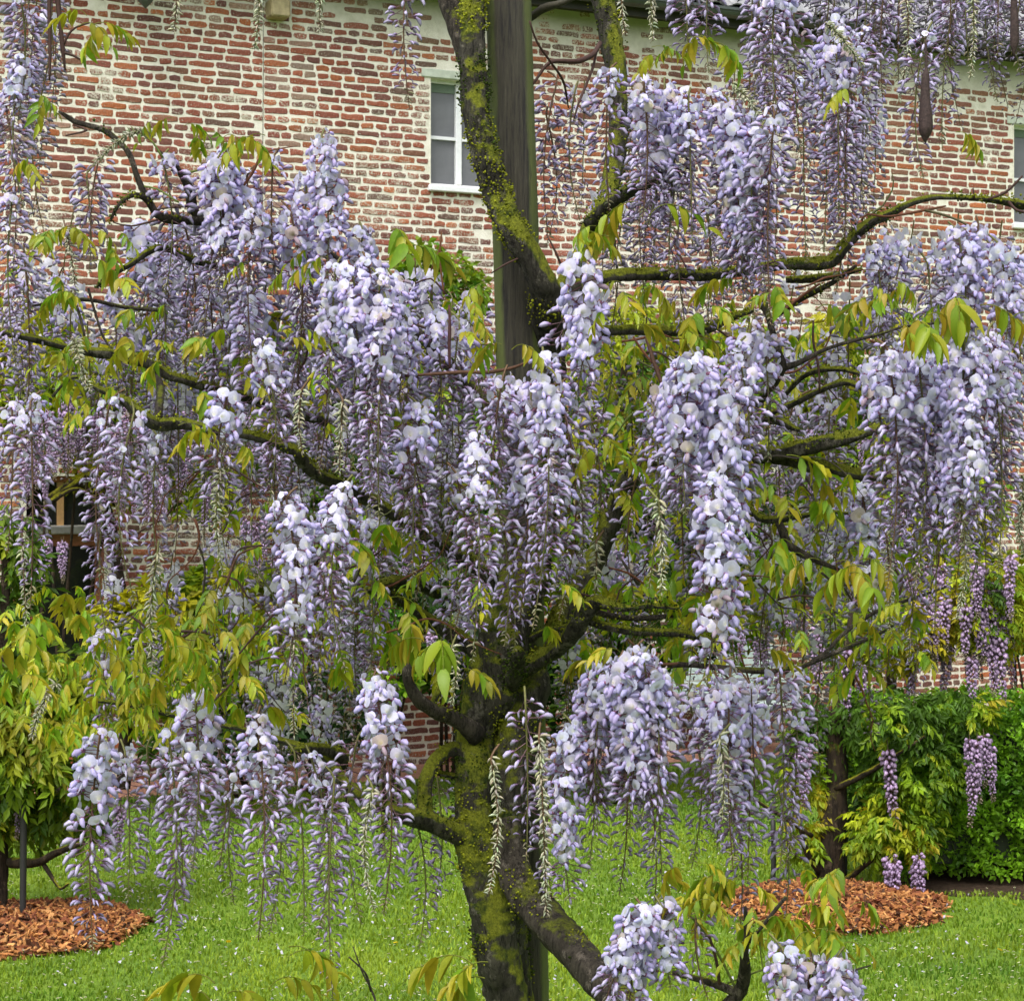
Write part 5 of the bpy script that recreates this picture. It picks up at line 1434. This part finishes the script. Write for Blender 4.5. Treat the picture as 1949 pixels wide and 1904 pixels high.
def foliage(blobs, n, size, cols, seed, tpl='spray', shell=0.6):
    """leaves through the volume of several ellipsoids (centre, radii); returns an MB"""
    rg = np.random.default_rng(seed)
    m = MB()
    vol = np.array([b[1][0] * b[1][2] for b in blobs]); vol = vol / vol.sum()
    which = rg.choice(len(blobs), n, p=vol)
    cen = np.array([b[0] for b in blobs])[which]; rad = np.array([b[1] for b in blobs])[which]
    d = rg.normal(0, 1, (n, 3)); d /= np.linalg.norm(d, axis=1)[:, None]
    rr_ = (shell + (1 - shell) * rg.random(n)) ** 0.7
    clump = 0.78 + 0.5 * fnoise(d * 2.3 + which[:, None] * 7.1, seed)
    p = cen + d * rad * (rr_ * clump)[:, None]
    keep = (p[:, 2] > 0.05) & (fnoise(p * 2.6, seed + 3) > 0.3)
    p = p[keep]; d = d[keep]; n = len(p)
    yaw = np.arctan2(d[:, 1], d[:, 0]) + rg.normal(0, 0.7, n)
    M = rotz(yaw) @ roty(rg.normal(0.15, 0.5, n)) @ rotx(rg.normal(0, 0.6, n)) * (size * rg.uniform(0.7, 1.25, n))[:, None, None]
    cols = np.array(cols)
    f = fnoise(p * 1.9, seed + 9)
    ci = np.clip(((f - 0.3) / 0.4 * len(cols) + rg.normal(0, 0.6, n)).astype(int), 0, len(cols) - 1)
    col = cols[ci] * rg.uniform(0.7, 1.3, (n, 1))
    if tpl == 'spray':
        k4 = rg.integers(0, 4, n)
        for k in range(4):
            s = k4 == k; m.inst(SPR[k], M[s], p[s], col[s])
    else:
        m.inst(SINGLE, M, p, col)
    return m


YG = [(0.12, 0.22, 0.012), (0.24, 0.33, 0.014), (0.36, 0.42, 0.018), (0.42, 0.4, 0.02)]
MG = [(0.025, 0.07, 0.008), (0.06, 0.15, 0.01), (0.13, 0.26, 0.012), (0.24, 0.36, 0.014)]
DG = [(0.012, 0.035, 0.008), (0.02, 0.06, 0.008), (0.045, 0.1, 0.01), (0.2, 0.17, 0.015)]


def blob(dx, dy, Y, rx, rz, ry=None):
    k = Y / D
    return (P(dx, dy, Y), (rx * k, (ry if ry else rx) * k * 0.8, rz * k))


def garden_wisteria(name_label, Y, trunk_rows, blobs, n, cols, racs, seed, size=0.16, rscale=1.0, group=None, cat='wisteria', nm='wisteria'):
    base = P(trunk_rows[0][0], 0, trunk_rows[0][2]); base[2] = 0
    root = empty(nm, base, name_label, cat, group)
    for rows in ([trunk_rows] if trunk_rows else []):
        m = MB(); pr = path(rows); pr[:, :3] -= base; tube(m, pr, 12, 0.05, 0.2, 9, seed); m.obj('trunk', M_fbark, root)
    if blobs:
        m = foliage([(b[0] - base, b[1]) for b in blobs], n, size, cols, seed); m.obj('crown', M_farleaf, root, smooth=False)
    for (dx, dy, yy) in racs:
        copy_raceme(root, P(dx, dy, yy) - base, random.choice(PVAR), random.uniform(0, 6), rscale * random.uniform(0.85, 1.15))
    return root, base


def add_limb(root, base, rows, seed=1, mat=None, name='branch'):
    m = MB(); pr = path(rows); pr[:, :3] -= base; tube(m, pr, 8, 0.04, 0.2, 9, seed); return m.obj(name, mat or M_fbark, root)


rg = random.Random(31)
# right: thick dark trunk in the orange chips
racs = [(1695, 1632, 11.9), (1748, 1628, 11.8), (1860, 1410, 12.0), (1885, 1420, 12.1), (1690, 1425, 12.0), (1610, 1235, 12.2), (1640, 1265, 12.3), (1765, 1120, 12.4), (1800, 1140, 12.4), (1870, 1080, 12.5), (1890, 1110, 12.5), (1865, 1150, 12.4), (1885, 1200, 12.4), (1905, 1210, 12.4), (1745, 1150, 12.5),
        (1560, 1200, 12.4), (1530, 1420, 12.1), (1850, 1250, 12.4), (1800, 1230, 12.6), (1730, 1240, 12.6)] + [(rg.uniform(1735, 1925), rg.uniform(1050, 1200), rg.uniform(12.3, 13.0)) for _ in range(20)] + [(1845, 1405, 12.0), (1872, 1400, 12.1), (1855, 1430, 12.0), (1702, 1640, 11.8), (1742, 1640, 11.9)]
wr, wb = garden_wisteria('garden wisteria with thick dark trunk rising from the orange bark chips at right', 12.25,
    [(1580, 1706, 12.25, 78), (1580, 1690, 12.25, 66), (1578, 1640, 12.25, 60), (1585, 1560, 12.25, 50), (1592, 1480, 12.25, 40), (1590, 1400, 12.25, 34), (1600, 1320, 12.25, 26), (1612, 1240, 12.25, 20), (1625, 1150, 12.3, 14)],
    [blob(1545, 1430, 12.3, 26, 110), blob(1690, 1370, 12.2, 80, 50), blob(1745, 1470, 12.2, 80, 70), blob(1700, 1580, 12.1, 65, 50), blob(1815, 1350, 12.3, 60, 40), blob(1680, 1200, 12.6, 110, 60), blob(1880, 1150, 12.6, 70, 90), blob(1535, 1590, 12.2, 16, 45)],
    2600, [(0.07, 0.15, 0.012), (0.2, 0.32, 0.012), (0.34, 0.4, 0.015), (0.42, 0.36, 0.02)], racs, 61, rscale=0.95, size=0.12)
add_limb(wr, wb, [(1605, 1680, 12.2, 16), (1640, 1650, 12.1, 12), (1680, 1620, 12.0, 8)])
add_limb(wr, wb, [(1560, 1660, 12.2, 14), (1535, 1620, 12.1, 12), (1520, 1560, 12.1, 8)])
add_limb(wr, wb, [(1590, 1500, 12.2, 14), (1650, 1470, 12.1, 12), (1700, 1440, 12.0, 8), (1760, 1400, 12, 5)])
add_limb(wr, wb, [(1545, 1590, 12.1, 9), (1500, 1560, 12.0, 8), (1450, 1530, 11.9, 7), (1410, 1500, 11.8, 5)])
# left: young trunk, crown over the left chips
racs = [(20, 1465, 11.2), (50, 1470, 11.2), (80, 1475, 11.3), (100, 1460, 11.3), (35, 1500, 11.1), (230, 1530, 11.3), (210, 1560, 11.3)]
wl_, wlb = garden_wisteria('garden wisteria with thin dark trunk over the left patch of bark chips', 11.2,
    [(-2, 1735, 11.25, 30), (2, 1600, 11.25, 26), (5, 1400, 11.25, 24), (8, 1200, 11.25, 20), (12, 1050, 11.25, 14)],
    [blob(40, 1340, 11.2, 110, 80), blob(60, 1430, 11.1, 95, 60), blob(0, 1100, 11.4, 50, 140), blob(20, 1540, 11.3, 50, 50), blob(110, 1540, 11.3, 50, 45), blob(150, 1290, 11.4, 100, 60)],
    1300, [(0.07, 0.15, 0.012), (0.16, 0.25, 0.012), (0.26, 0.3, 0.015), (0.3, 0.28, 0.02)], racs, 62, rscale=0.7)
add_limb(wl_, wlb, [(20, 1640, 11.2, 22), (70, 1640, 11.1, 18), (110, 1620, 11.0, 14), (160, 1602, 10.9, 8)])
add_limb(wl_, wlb, [(78, 1636, 11.1, 10), (100, 1670, 11.05, 8), (115, 1690, 11.0, 6), (130, 1680, 10.9, 4)])
# on the house: purple cascade beside the dark door
racs = [(x_, rg.uniform(745, 835 if x_ < 205 else 930), rg.uniform(14.6, 15.6)) for x_ in [rg.uniform(90, 400) for _ in range(80)]] + [(rg.uniform(0, 100), rg.uniform(760, 900), 15.0) for _ in range(12)] + [(rg.uniform(55, 130), rg.uniform(1020, 1050), 14.9) for _ in range(5)]
wh, whb = garden_wisteria('purple wisteria trained on the farmhouse wall around the dark door', 15.5,
    [(235, 1500, 15.6, 26), (240, 1300, 15.6, 24), (225, 1100, 15.6, 22), (200, 960, 15.6, 20), (150, 920, 15.5, 18), (90, 950, 15.3, 14)],
    [blob(140, 730, 15.6, 120, 60), blob(290, 770, 15.7, 110, 40), blob(370, 920, 15.8, 50, 50), blob(40, 760, 15.4, 60, 60), blob(240, 880, 15.7, 80, 60)],
    1100, YG, racs, 63, size=0.17, rscale=0.8)
add_limb(wh, whb, [(220, 960, 15.5, 10), (180, 905, 15.3, 12), (130, 930, 15.2, 12), (95, 955, 15.0, 10)])
add_limb(wh, whb, [(200, 1000, 15.4, 8), (160, 935, 15.2, 8), (120, 940, 15.1, 9), (80, 975, 15.0, 10)])
# middle row by the wall
racs = [(rg.uniform(440, 1000), rg.uniform(680, 1230), rg.uniform(14.8, 16.5)) for _ in range(95)]
garden_wisteria('leafy wisteria by the farmhouse wall half hidden behind the big trunk', 16.0,
    [(880, 1490, 16.0, 24), (870, 1300, 16.0, 20), (860, 1100, 16.0, 16), (850, 900, 16.0, 10)],
    [blob(760, 1080, 16, 130, 80), blob(870, 1180, 15.8, 130, 90), blob(960, 1050, 16, 130, 120), blob(700, 950, 16.3, 110, 80), blob(850, 880, 16.3, 120, 120), blob(760, 740, 16.6, 130, 110), blob(600, 800, 16.6, 130, 110), blob(520, 680, 16.6, 120, 70)],
    3400, MG + YG[:2], racs, 64, size=0.17, rscale=0.85)
racs = [(rg.uniform(1080, 1500), rg.uniform(700, 1220), rg.uniform(14.8, 16.5)) for _ in range(75)]
garden_wisteria('dark-stemmed wisteria with yellowish young leaves behind the right-hand limbs', 15.5,
    [(1170, 1500, 15.5, 30), (1165, 1250, 15.5, 26), (1160, 1000, 15.5, 24), (1175, 800, 15.5, 18), (1190, 680, 15.5, 10)],
    [blob(1150, 780, 15.6, 90, 110), blob(1170, 950, 15.5, 110, 130), blob(1250, 1100, 15.3, 150, 110), blob(1400, 1080, 15.6, 120, 130), blob(1300, 900, 16.2, 130, 120), blob(1380, 720, 16.6, 130, 100), blob(1180, 640, 16.4, 90, 60)],
    3400, DG + MG[1:] + YG[1:3], racs, 65, size=0.16, rscale=0.85)
racs = [(rg.uniform(1450, 1850), rg.uniform(760, 1180), rg.uniform(15.5, 17.5)) for _ in range(70)]
garden_wisteria('wisteria with purple clusters against the wall at right of the picture', 17.0,
    [(1700, 1480, 17.0, 20), (1690, 1200, 17.0, 18), (1640, 900, 17.0, 14), (1600, 760, 17.0, 8)],
    [blob(1600, 820, 17.2, 110, 90), blob(1560, 1000, 16.8, 120, 120), blob(1700, 1080, 16.8, 130, 110), blob(1780, 960, 17.2, 120, 100), blob(1700, 640, 17.6, 150, 60), blob(1480, 700, 17.4, 100, 70)],
    2300, MG + YG, racs, 66, size=0.17, rscale=0.85)


def shrub(label, blobs, n, cols, seed, size=0.07, tpl='single', group=None, cat='shrub', nm='shrub', stemY=None):
    base = np.array(blobs[0][0], float).copy(); base[2] = 0
    root = empty(nm, base, label, cat, group)
    foliage([(np.array(b[0]) - base, b[1]) for b in blobs], n, size, cols, seed, tpl).obj('foliage', M_farleaf, root, smooth=False)
    m = MB()
    for k in range(4):
        b = blobs[k % len(blobs)]; e = np.array(b[0]) - base
        tube(m, [(0.05 * k, 0, 0.0, 0.018), (e[0] * 0.4 + 0.05 * k, e[1] * 0.4, e[2] * 0.5, 0.013), (e[0] + random.uniform(-.2, .2), e[1], e[2] + 0.1, 0.006)], 6, 0.1, 0.15, 8, k)
    m.obj('stems', M_fbark, root, kind='stuff')
    return root


shrub('golden yellow shrub on the house wall above the dark door', [blob(80, 720, 15.7, 90, 60), blob(170, 705, 15.8, 110, 55), blob(240, 760, 15.9, 80, 55), blob(40, 680, 15.7, 70, 45), blob(330, 790, 16.0, 90, 50)], 6000, [(0.3, 0.33, 0.02), (0.42, 0.43, 0.025), (0.55, 0.52, 0.05)], 70, 0.11)
shrub('yellow-green bush right of the dark door under the bare brick patch', [blob(440, 1130, 15.8, 110, 60), blob(320, 1170, 15.6, 110, 70), blob(470, 1220, 15.6, 100, 70), blob(250, 1200, 15.4, 70, 80), blob(350, 1290, 15.4, 160, 70)], 4200, YG, 71, 0.11)
shrub('glossy dark green climber under the white casement window', [blob(840, 520, 17.4, 70, 40), blob(800, 500, 17.3, 50, 40), blob(870, 570, 17.4, 60, 50), blob(820, 640, 17.3, 90, 60)], 2200, [(0.03, 0.09, 0.012), (0.07, 0.18, 0.015), (0.14, 0.26, 0.015), (0.2, 0.28, 0.02)], 72, 0.075, cat='climbing plant', nm='climber')
shrub('bright green round-leaved bush left of the mossy trunk fork', [blob(720, 1210, 15.5, 60, 60), blob(690, 1180, 15.6, 50, 50), blob(740, 1270, 15.4, 60, 60)], 1500, [(0.04, 0.14, 0.012), (0.12, 0.3, 0.015), (0.25, 0.42, 0.02)], 73, 0.07)
shrub('dark evergreen bush low behind the mossy trunk fork', [blob(1130, 1270, 15.6, 110, 60), blob(960, 1300, 15.6, 110, 70), blob(840, 1270, 15.7, 70, 50), blob(1260, 1230, 15.7, 110, 40), blob(1100, 1360, 15.5, 60, 60)], 3600, DG[:3] + [(0.1, 0.17, 0.015)], 79, 0.07)
shrub('dark evergreen bush low behind the left racemes', [blob(620, 1350, 15.2, 110, 80), blob(500, 1380, 15.0, 120, 70), blob(380, 1420, 14.8, 110, 60)], 3200, DG[:3], 74, 0.07)
shrub('golden shrub glowing between the two right-hand raceme masses', [blob(1600, 800, 17.8, 60, 60), blob(1620, 770, 17.8, 50, 40)], 800, [(0.35, 0.36, 0.02), (0.5, 0.48, 0.04)], 75, 0.11)
shrub('yellow-green bush at the right edge against the brick wall', [blob(1915, 1180, 16.8, 60, 70), blob(1930, 1090, 16.9, 50, 40), blob(1800, 1100, 16.6, 80, 60)], 1700, [(0.05, 0.16, 0.015), (0.2, 0.27, 0.015), (0.36, 0.33, 0.02)], 76, 0.1)
shrub('dense dark green bush behind the thick garden trunk', [blob(1690, 1440, 13.6, 90, 100), blob(1680, 1560, 13.4, 70, 100)], 2800, DG[:3], 77, 0.06)
# low pink blossom shrub
mroot = shrub('small pink flowering bush beside the left brick patch', [blob(590, 930, 16.6, 60, 25), blob(560, 960, 16.6, 50, 25)], 700, [(0.1, 0.12, 0.03), (0.5, 0.25, 0.24), (0.55, 0.3, 0.3)], 78, 0.035)

# clipped hedge
hd = empty('hedge', (P(1800, 1700, 12.9)[0], 12.9, 0), 'clipped green hedge with square top at the right edge of the lawn', 'hedge')
hb = np.array(hd.location)
rgn = np.random.default_rng(88)
n = 26000
x0h, x1h, y0h, y1h, zh = P(1650, 0, 12.9)[0], P(2300, 0, 12.9)[0], 12.25, 14.0, 1.02
face = rgn.choice(3, n, p=[0.62, 0.28, 0.1])
px = rgn.uniform(x0h, x1h, n); py = rgn.uniform(y0h, y1h, n); pz = rgn.uniform(0.06, zh, n)
py[face == 0] = y0h; pz[face == 1] = zh; px[face == 2] = x0h
pp = np.stack([px, py, pz], -1)
nr = np.zeros((n, 3)); nr[face == 0, 1] = -1; nr[face == 1, 2] = 1; nr[face == 2, 0] = -1
pp += nr * ((fnoise(pp * 3.0, 8)[:, None] - 0.5) * 0.35 + (fnoise(pp * 11.0, 9)[:, None] - 0.5) * 0.16 - rgn.random((n, 1)) * 0.05 + np.where(pp[:, 2:3] < 0.3, -0.12, 0))
M = rotz(rgn.uniform(0, 6.28, n)) @ roty(rgn.normal(-0.2, 0.8, n)) @ rotx(rgn.normal(0, 0.7, n)) * (0.038 * rgn.uniform(0.7, 1.3, n))[:, None, None]
f = np.clip((fnoise(pp * 9, 12) - 0.25) * 2, 0, 1)[:, None]
col = (np.array((0.045, 0.14, 0.01)) * (1 - f) + np.array((0.26, 0.5, 0.02)) * f) * rgn.uniform(0.7, 1.3, (n, 1))
m = MB(); m.inst(SINGLE, M, pp - hb, col)
m.obj('foliage', M_farleaf, hd, smooth=False)
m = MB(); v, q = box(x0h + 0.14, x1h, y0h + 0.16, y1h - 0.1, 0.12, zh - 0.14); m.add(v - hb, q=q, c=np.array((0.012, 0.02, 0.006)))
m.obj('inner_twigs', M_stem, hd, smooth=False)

# stakes
for dx, ytop, Y, wd, lab in ((43, 1330, 11.0, 13, 'thin black stake rising from the left patch of bark chips'), (1471, 1560, 12.3, 10, 'short black stake on the lawn left of the thick garden trunk'), (1608, 1500, 12.3, 8, 'slim dark stake close behind the thick garden trunk')):
    base = P(dx, 0, Y); base[2] = 0
    root = empty('stake', base, lab, 'stake')
    m = MB(); ht = P(dx, ytop, Y)[2]
    tube(m, [(0, 0, 0.0, wd * 0.62 * Y / D), (0, 0, 0.04, wd * 0.5 * Y / D), (0.005, 0, ht * 0.5, wd * 0.5 * Y / D), (0, 0, ht, wd * 0.48 * Y / D)], 10, 0.1, 0.03, 8, 1)
    m.obj('rod', M_black, root)
    m = MB(); tube(m, [(-0.03, -0.012, ht * 0.7, 0.004), (0.0, -0.02, ht * 0.7 + 0.005, 0.005), (0.03, -0.012, ht * 0.7, 0.004)], 6, 0.02)
    m.obj('tie', M_black, root)

# ---------------------------------------------------------------- bark chip beds
def bed(dx0, dx1, Yc, ry, name_label, seed, n):
    cx = (P(dx0, 0, Yc)[0] + P(dx1, 0, Yc)[0]) / 2; rx = (P(dx1, 0, Yc)[0] - P(dx0, 0, Yc)[0]) / 2
    m = MB(); k = 40
    a = np.linspace(0, 2 * math.pi, k, endpoint=False)
    wob = 1 + 0.06 * np.sin(3 * a + seed) + 0.04 * np.sin(7 * a)
    V = [(cx, Yc, 0.07)]
    for rr_, zz in ((0.5, 0.06), (0.8, 0.035), (1.0, 0.003)):
        V += [(cx + rx * rr_ * w_ * math.cos(t), Yc + ry * rr_ * w_ * math.sin(t), zz) for t, w_ in zip(a, wob)]
    T = [(0, 1 + i, 1 + (i + 1) % k) for i in range(k)]
    Q = [(1 + r_ * k + i, 1 + (r_ + 1) * k + i, 1 + (r_ + 1) * k + (i + 1) % k, 1 + r_ * k + (i + 1) % k) for r_ in (0, 1) for i in range(k)]
    m.add(V, T, Q)
    tag(m.obj('mulch_bed', M_soil), kind='structure')
    rg = np.random.default_rng(seed)
    rad = np.sqrt(rg.random(n)) * 1.02 + np.abs(rg.normal(0, 0.05, n)) * (rg.random(n) < 0.25); t = rg.uniform(0, 6.28, n)
    w_ = 1 + 0.06 * np.sin(3 * t + seed) + 0.04 * np.sin(7 * t)
    p = np.stack([cx + rx * rad * w_ * np.cos(t), Yc + ry * rad * w_ * np.sin(t), 0.075 - 0.07 * rad ** 2 + rg.uniform(0, 0.04, n)], -1)
    v, q = box(-0.5, 0.5, -0.5, 0.5, -0.5, 0.5)
    v = v * np.where(v[:, :1] > 0, np.array((1, 0.6, 0.7)), 1.0)
    T0 = (v, np.ones((8, 3)), np.zeros((0, 3), int), q)
    sx = rg.uniform(0.03, 0.075, n); sy = rg.uniform(0.012, 0.03, n); sz = rg.uniform(0.004, 0.01, n)
    Mx = rotz(rg.uniform(0, 6.28, n)) @ roty(rg.normal(0, 0.55, n)) @ rotx(rg.normal(0, 0.6, n)) * np.stack([sx, sy, sz], -1)[:, None, :]
    pal = np.array([(0.33, 0.135, 0.04), (0.22, 0.08, 0.028), (0.42, 0.21, 0.075), (0.15, 0.045, 0.018), (0.55, 0.27, 0.09), (0.06, 0.025, 0.012)])
    col = pal[rg.choice(6, n, p=[.26, .22, .14, .18, .06, .14])] * rg.uniform(0.8, 1.2, (n, 1))
    m = MB(); m.inst(T0, Mx, p, col)
    tag(m.obj('bark_chips', M_chip, smooth=False), name_label, 'bark chips', kind='stuff')
    return cx, rx


BEDS = [(bed(-190, 268, 11.02, 0.63, 'orange-brown bark chips heaped round the left garden stake', 5, 5200), 11.02, 0.63),
        (bed(1378, 1795, 11.6, 0.62, 'orange-brown bark chips round the thick garden trunk at right', 6, 5200), 11.6, 0.62)]
m = MB()
a, b_ = P(1700, 0, 12.4)[0], P(2300, 0, 12.4)[0]
k = 24; V = []
for i in range(k + 1):
    x = a + (b_ - a) * i / k
    V += [(x, 11.95 + 0.06 * math.sin(i * 1.3) + 0.25 * max(0, 1 - i / 6), 0.004), (x, 14.2, 0.004)]
m.add(V, q=[(2 * i, 2 * i + 2, 2 * i + 3, 2 * i + 1) for i in range(k)])
tag(m.obj('soil_strip', M_soil, smooth=False), kind='structure')


# ---------------------------------------------------------------- grass and daisies
def inbed(x, y):
    r = np.zeros(len(x), bool)
    for (cx, rx), yc, ry in BEDS: r |= ((x - cx) / rx) ** 2 + ((y - yc) / ry) ** 2 < 0.93
    return r


n = 110000
yy = 8.8 + (17.6 - 8.8) * rgn.random(n) ** 1.15
xx = rgn.uniform(-1, 1, n) * yy * 0.285
keep = ~inbed(xx, yy) & ~((xx > a + 0.1) & (yy > 12.1) & (yy < 14.2)) & ((xx * ST - (yy - WY) * CT) > 0.87)
xx, yy = xx[keep], yy[keep]; n = len(xx)
hgt = 0.024 * rgn.uniform(0.5, 1.4, n) * (0.7 + 0.6 * fnoise(np.stack([xx * 1.5, yy * 1.5, 0 * xx], -1), 20))
az = rgn.uniform(0, 6.28, n); ln = hgt * rgn.uniform(0.1, 0.9, n); wd = 0.0032 * (0.6 + yy / 12)
dxy = np.stack([np.cos(az), np.sin(az)], -1); pz_ = np.stack([-dxy[:, 1], dxy[:, 0]], -1)
p0 = np.stack([xx, yy], -1)
V = np.zeros((n, 5, 3))
V[:, 0, :2] = p0 - pz_ * wd[:, None]; V[:, 1, :2] = p0 + pz_ * wd[:, None]
V[:, 2, :2] = p0 + dxy * (ln * 0.35)[:, None] + pz_ * wd[:, None] * 0.7; V[:, 3, :2] = p0 + dxy * (ln * 0.35)[:, None] - pz_ * wd[:, None] * 0.7
V[:, 2, 2] = V[:, 3, 2] = hgt * 0.6
V[:, 4, :2] = p0 + dxy * ln[:, None]; V[:, 4, 2] = hgt
f = np.clip((fnoise(np.stack([xx * 0.9, yy * 0.9, 0 * xx], -1), 30) - 0.25) * 2 + rgn.normal(0, 0.18, n), 0, 1)[:, None]
col = (np.array((0.08, 0.18, 0.012)) * (1 - f) + np.array((0.23, 0.31, 0.02)) * f) * rgn.uniform(0.75, 1.3, (n, 1))
C = np.repeat(col[:, None], 5, 1)
off = np.arange(n)[:, None] * 5
m = MB(); m.add(V.reshape(-1, 3), off + np.array((3, 2, 4)), off + np.array((0, 1, 2, 3)), C.reshape(-1, 3))
tag(m.obj('grass', M_grass, smooth=False), 'short bright green lawn grass between the two patches of bark chips', 'grass', kind='stuff')

m = MB()
for k, (cnt_, rad, cc, ce_) in enumerate(((2400, 0.0075, (0.85, 0.85, 0.82), (0.75, 0.55, 0.05)), (26, 0.014, (0.75, 0.5, 0.01), (0.8, 0.5, 0.01)))):
    c = 0
    while c < cnt_:
        y = 8.9 + 8 * random.random() ** 1.2; x = random.uniform(-1, 1) * y * 0.27
        cl = float(fnoise(np.array((x * 1.1, y * 0.8, 4.0)), 41))
        if k == 0 and random.random() > max(0, (cl - 0.36) * 4): continue
        if inbed(np.array([x]), np.array([y]))[0] or (x > a and y > 12): continue
        nn = 7; tx, ty = random.uniform(-.5, .5), random.uniform(-.7, 0.0); z = random.uniform(0.045, 0.075)
        V = [(x, y, z + 0.002)] + [(x + rad * math.cos(t), y + rad * math.sin(t), z + tx * rad * math.cos(t) + ty * rad * -math.sin(t) * -1) for t in np.linspace(0, 6.28, nn, endpoint=False)]
        m.add(V, [(0, 1 + i, 1 + (i + 1) % nn) for i in range(nn)], None, np.array([ce_] + [cc] * nn))
        m.add(*stick((x, y, 0.0), (x, y, z), 0.001, (0.1, 0.2, 0.02))[:1], q=stick((0, 0, 0), (0, 0, 1), 1, (1, 1, 1))[3], c=np.array((0.1, 0.2, 0.02)))
        c += 1
for k in range(700):
    y = random.uniform(8.9, 13.5); x = random.uniform(-1, 1) * y * 0.22
    if (x > a and y > 12): continue
    t = random.uniform(0, 6.28); r_ = random.uniform(0.006, 0.011)
    V = [(x + r_ * math.cos(t + q_) * (1 if q_ % 3 else 0.7), y + r_ * math.sin(t + q_), random.uniform(0.02, 0.04)) for q_ in (0, 1.57, 3.14, 4.71)]
    m.add(V, q=[(0, 1, 2, 3)], c=np.array((0.6, 0.57, 0.72)))
tag(m.obj('daisies', M_petal, smooth=False), 'white daisies, a few yellow dandelions and fallen pale petals scattered in the lawn', 'flowers', kind='stuff')
print("RACEMES", nrac, "LEAVES", leaf_count[0], flower_budget, leaflet_budget, len(BR))
